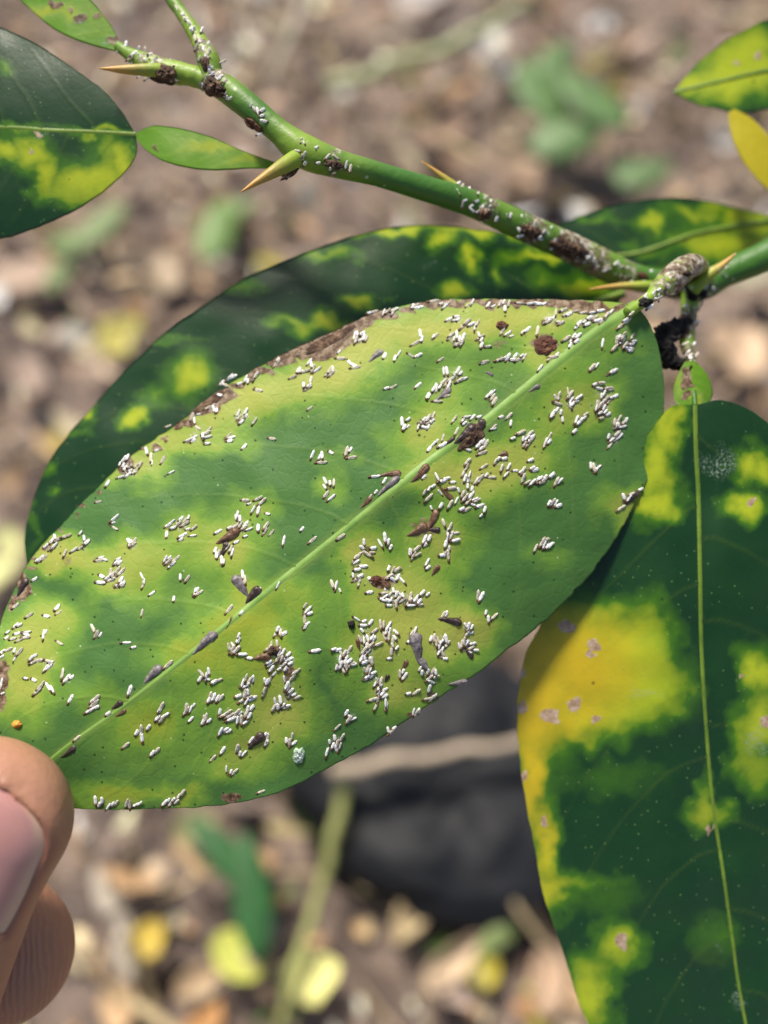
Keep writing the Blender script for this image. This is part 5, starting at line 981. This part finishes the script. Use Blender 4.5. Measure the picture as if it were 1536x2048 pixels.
    co[on] += Nx * disp[on][:, None]
    me2.vertices.foreach_set("co", co.astype(np.float32).ravel()); me2.name = "hand"
    me2.polygons.foreach_set("use_smooth", np.ones(len(me2.polygons), bool)); me2.update()
    fold = np.where(on, np.exp(-(sd / .0009) ** 2), 0); attr(me2, "fold", fold)
    ridge = np.exp(-(np.linalg.norm(co - at(40, 1960, .113), axis=1) / .011) ** 4); attr(me2, "ridge", ridge)
    me2.materials.clear()
    m, t, p = newmat("skin"); cc = nd(t, "ShaderNodeTexCoord").outputs["Object"]
    n1 = ntex(t, cc, 90, 4); n2 = ntex(t, cc, 900, 3)
    c = mixc(t, n1, (.36, .165, .095), (.48, .255, .165)); c = mixc(t, mth(t, 'MULTIPLY', attn(t, "fold"), .75), c, (.17, .045, .026))
    c = mixc(t, mth(t, 'MULTIPLY', n2, .25), c, (.17, .075, .045))
    c = mixc(t, mth(t, 'MULTIPLY', dots(t, cc, 420, .06, .14, .05), .6), c, (.08, .035, .02))
    t.links.new(c, p.inputs["Base Color"]); p.inputs["Roughness"].default_value = .48
    p.inputs["Subsurface Weight"].default_value = .25; p.inputs["Subsurface Radius"].default_value = (1, .35, .2); p.inputs["Subsurface Scale"].default_value = .0014
    wv = nd(t, "ShaderNodeTexWave"); wv.wave_type = 'RINGS'; wv.rings_direction = 'SPHERICAL'; wv.inputs["Scale"].default_value = 480; wv.inputs["Distortion"].default_value = 7.0; wv.inputs["Detail"].default_value = 2; wv.inputs["Detail Scale"].default_value = .35
    mp = nd(t, "ShaderNodeMapping"); q = at(-330, 1960, .113); mp.inputs["Location"].default_value = tuple(-q); t.links.new(cc, mp.inputs[0]); t.links.new(mp.outputs[0], wv.inputs["Vector"])
    b = nd(t, "ShaderNodeBump"); b.inputs["Strength"].default_value = .6; b.inputs["Distance"].default_value = .00025
    vo = nd(t, "ShaderNodeTexVoronoi"); vo.inputs["Scale"].default_value = 1300; t.links.new(cc, vo.inputs["Vector"])
    hgt = mth(t, 'ADD', mth(t, 'MULTIPLY', wv.outputs["Fac"], mth(t, 'MULTIPLY', attn(t, "ridge"), .55)), mth(t, 'MULTIPLY', vo.outputs["Distance"], .28))
    t.links.new(hgt, b.inputs["Height"]); t.links.new(b.outputs[0], p.inputs["Normal"])
    # nail plate
    na_, nx_ = 60, 41; AA = np.linspace(A0, end + .0008, na_)[:, None]; q = np.linspace(-1, 1, nx_)[None]
    hh = half(AA); X = q * (hh + .0003)
    rloc = np.where(AA < Rr, np.sqrt(np.maximum(1e-10, Rr ** 2 - (Rr - AA) ** 2)), Rr)
    c_ = np.clip(np.abs(X) / rloc, 0, .999) ** (1 / .88); H = .70 * rloc * (1 - c_ ** 2) ** (.5 * .88)
    H = H + .00012 - .00050 * np.abs(q) ** 6 - .0003 * sstep(A0 + .0012, A0, AA)
    P = tip + AA[..., None] * Ax + X[..., None] * Sx + H[..., None] * Nx
    root_hand = at(-1150, 3900, .215)
    hand = link("person", me2, m); tag(hand, "bare hand pinching the infested leaf, thumbnail towards the viewer", "person")
    mn, t, p = newmat("nail"); cc = nd(t, "ShaderNodeTexCoord").outputs["Object"]
    c = mixc(t, ntex(t, cc, 160, 3), (.40, .19, .17), (.50, .27, .24))
    et = attn(t, "rim"); c = mixc(t, et, c, (.62, .42, .30)); t.links.new(c, p.inputs["Base Color"]); p.inputs["Roughness"].default_value = .24
    p.inputs["Coat Weight"].default_value = .3; p.inputs["Coat Roughness"].default_value = .25; p.inputs["Subsurface Weight"].default_value = .2; p.inputs["Subsurface Scale"].default_value = .001; p.inputs["Subsurface Radius"].default_value = (1, .5, .4)
    nm = mesh_np("thumb_nail", P.reshape(-1, 3), grid_faces(na_, nx_)); rim = sstep(.80, .98, np.abs(q)) * (q > 0) + 0 * AA; attr(nm, "rim", rim)  # paler strip along one side: a highlight painted on the nail edge
    nl = link("thumb_nail", nm, mn, hand); nl["label"] = "short pinkish thumbnail"
build_hand()
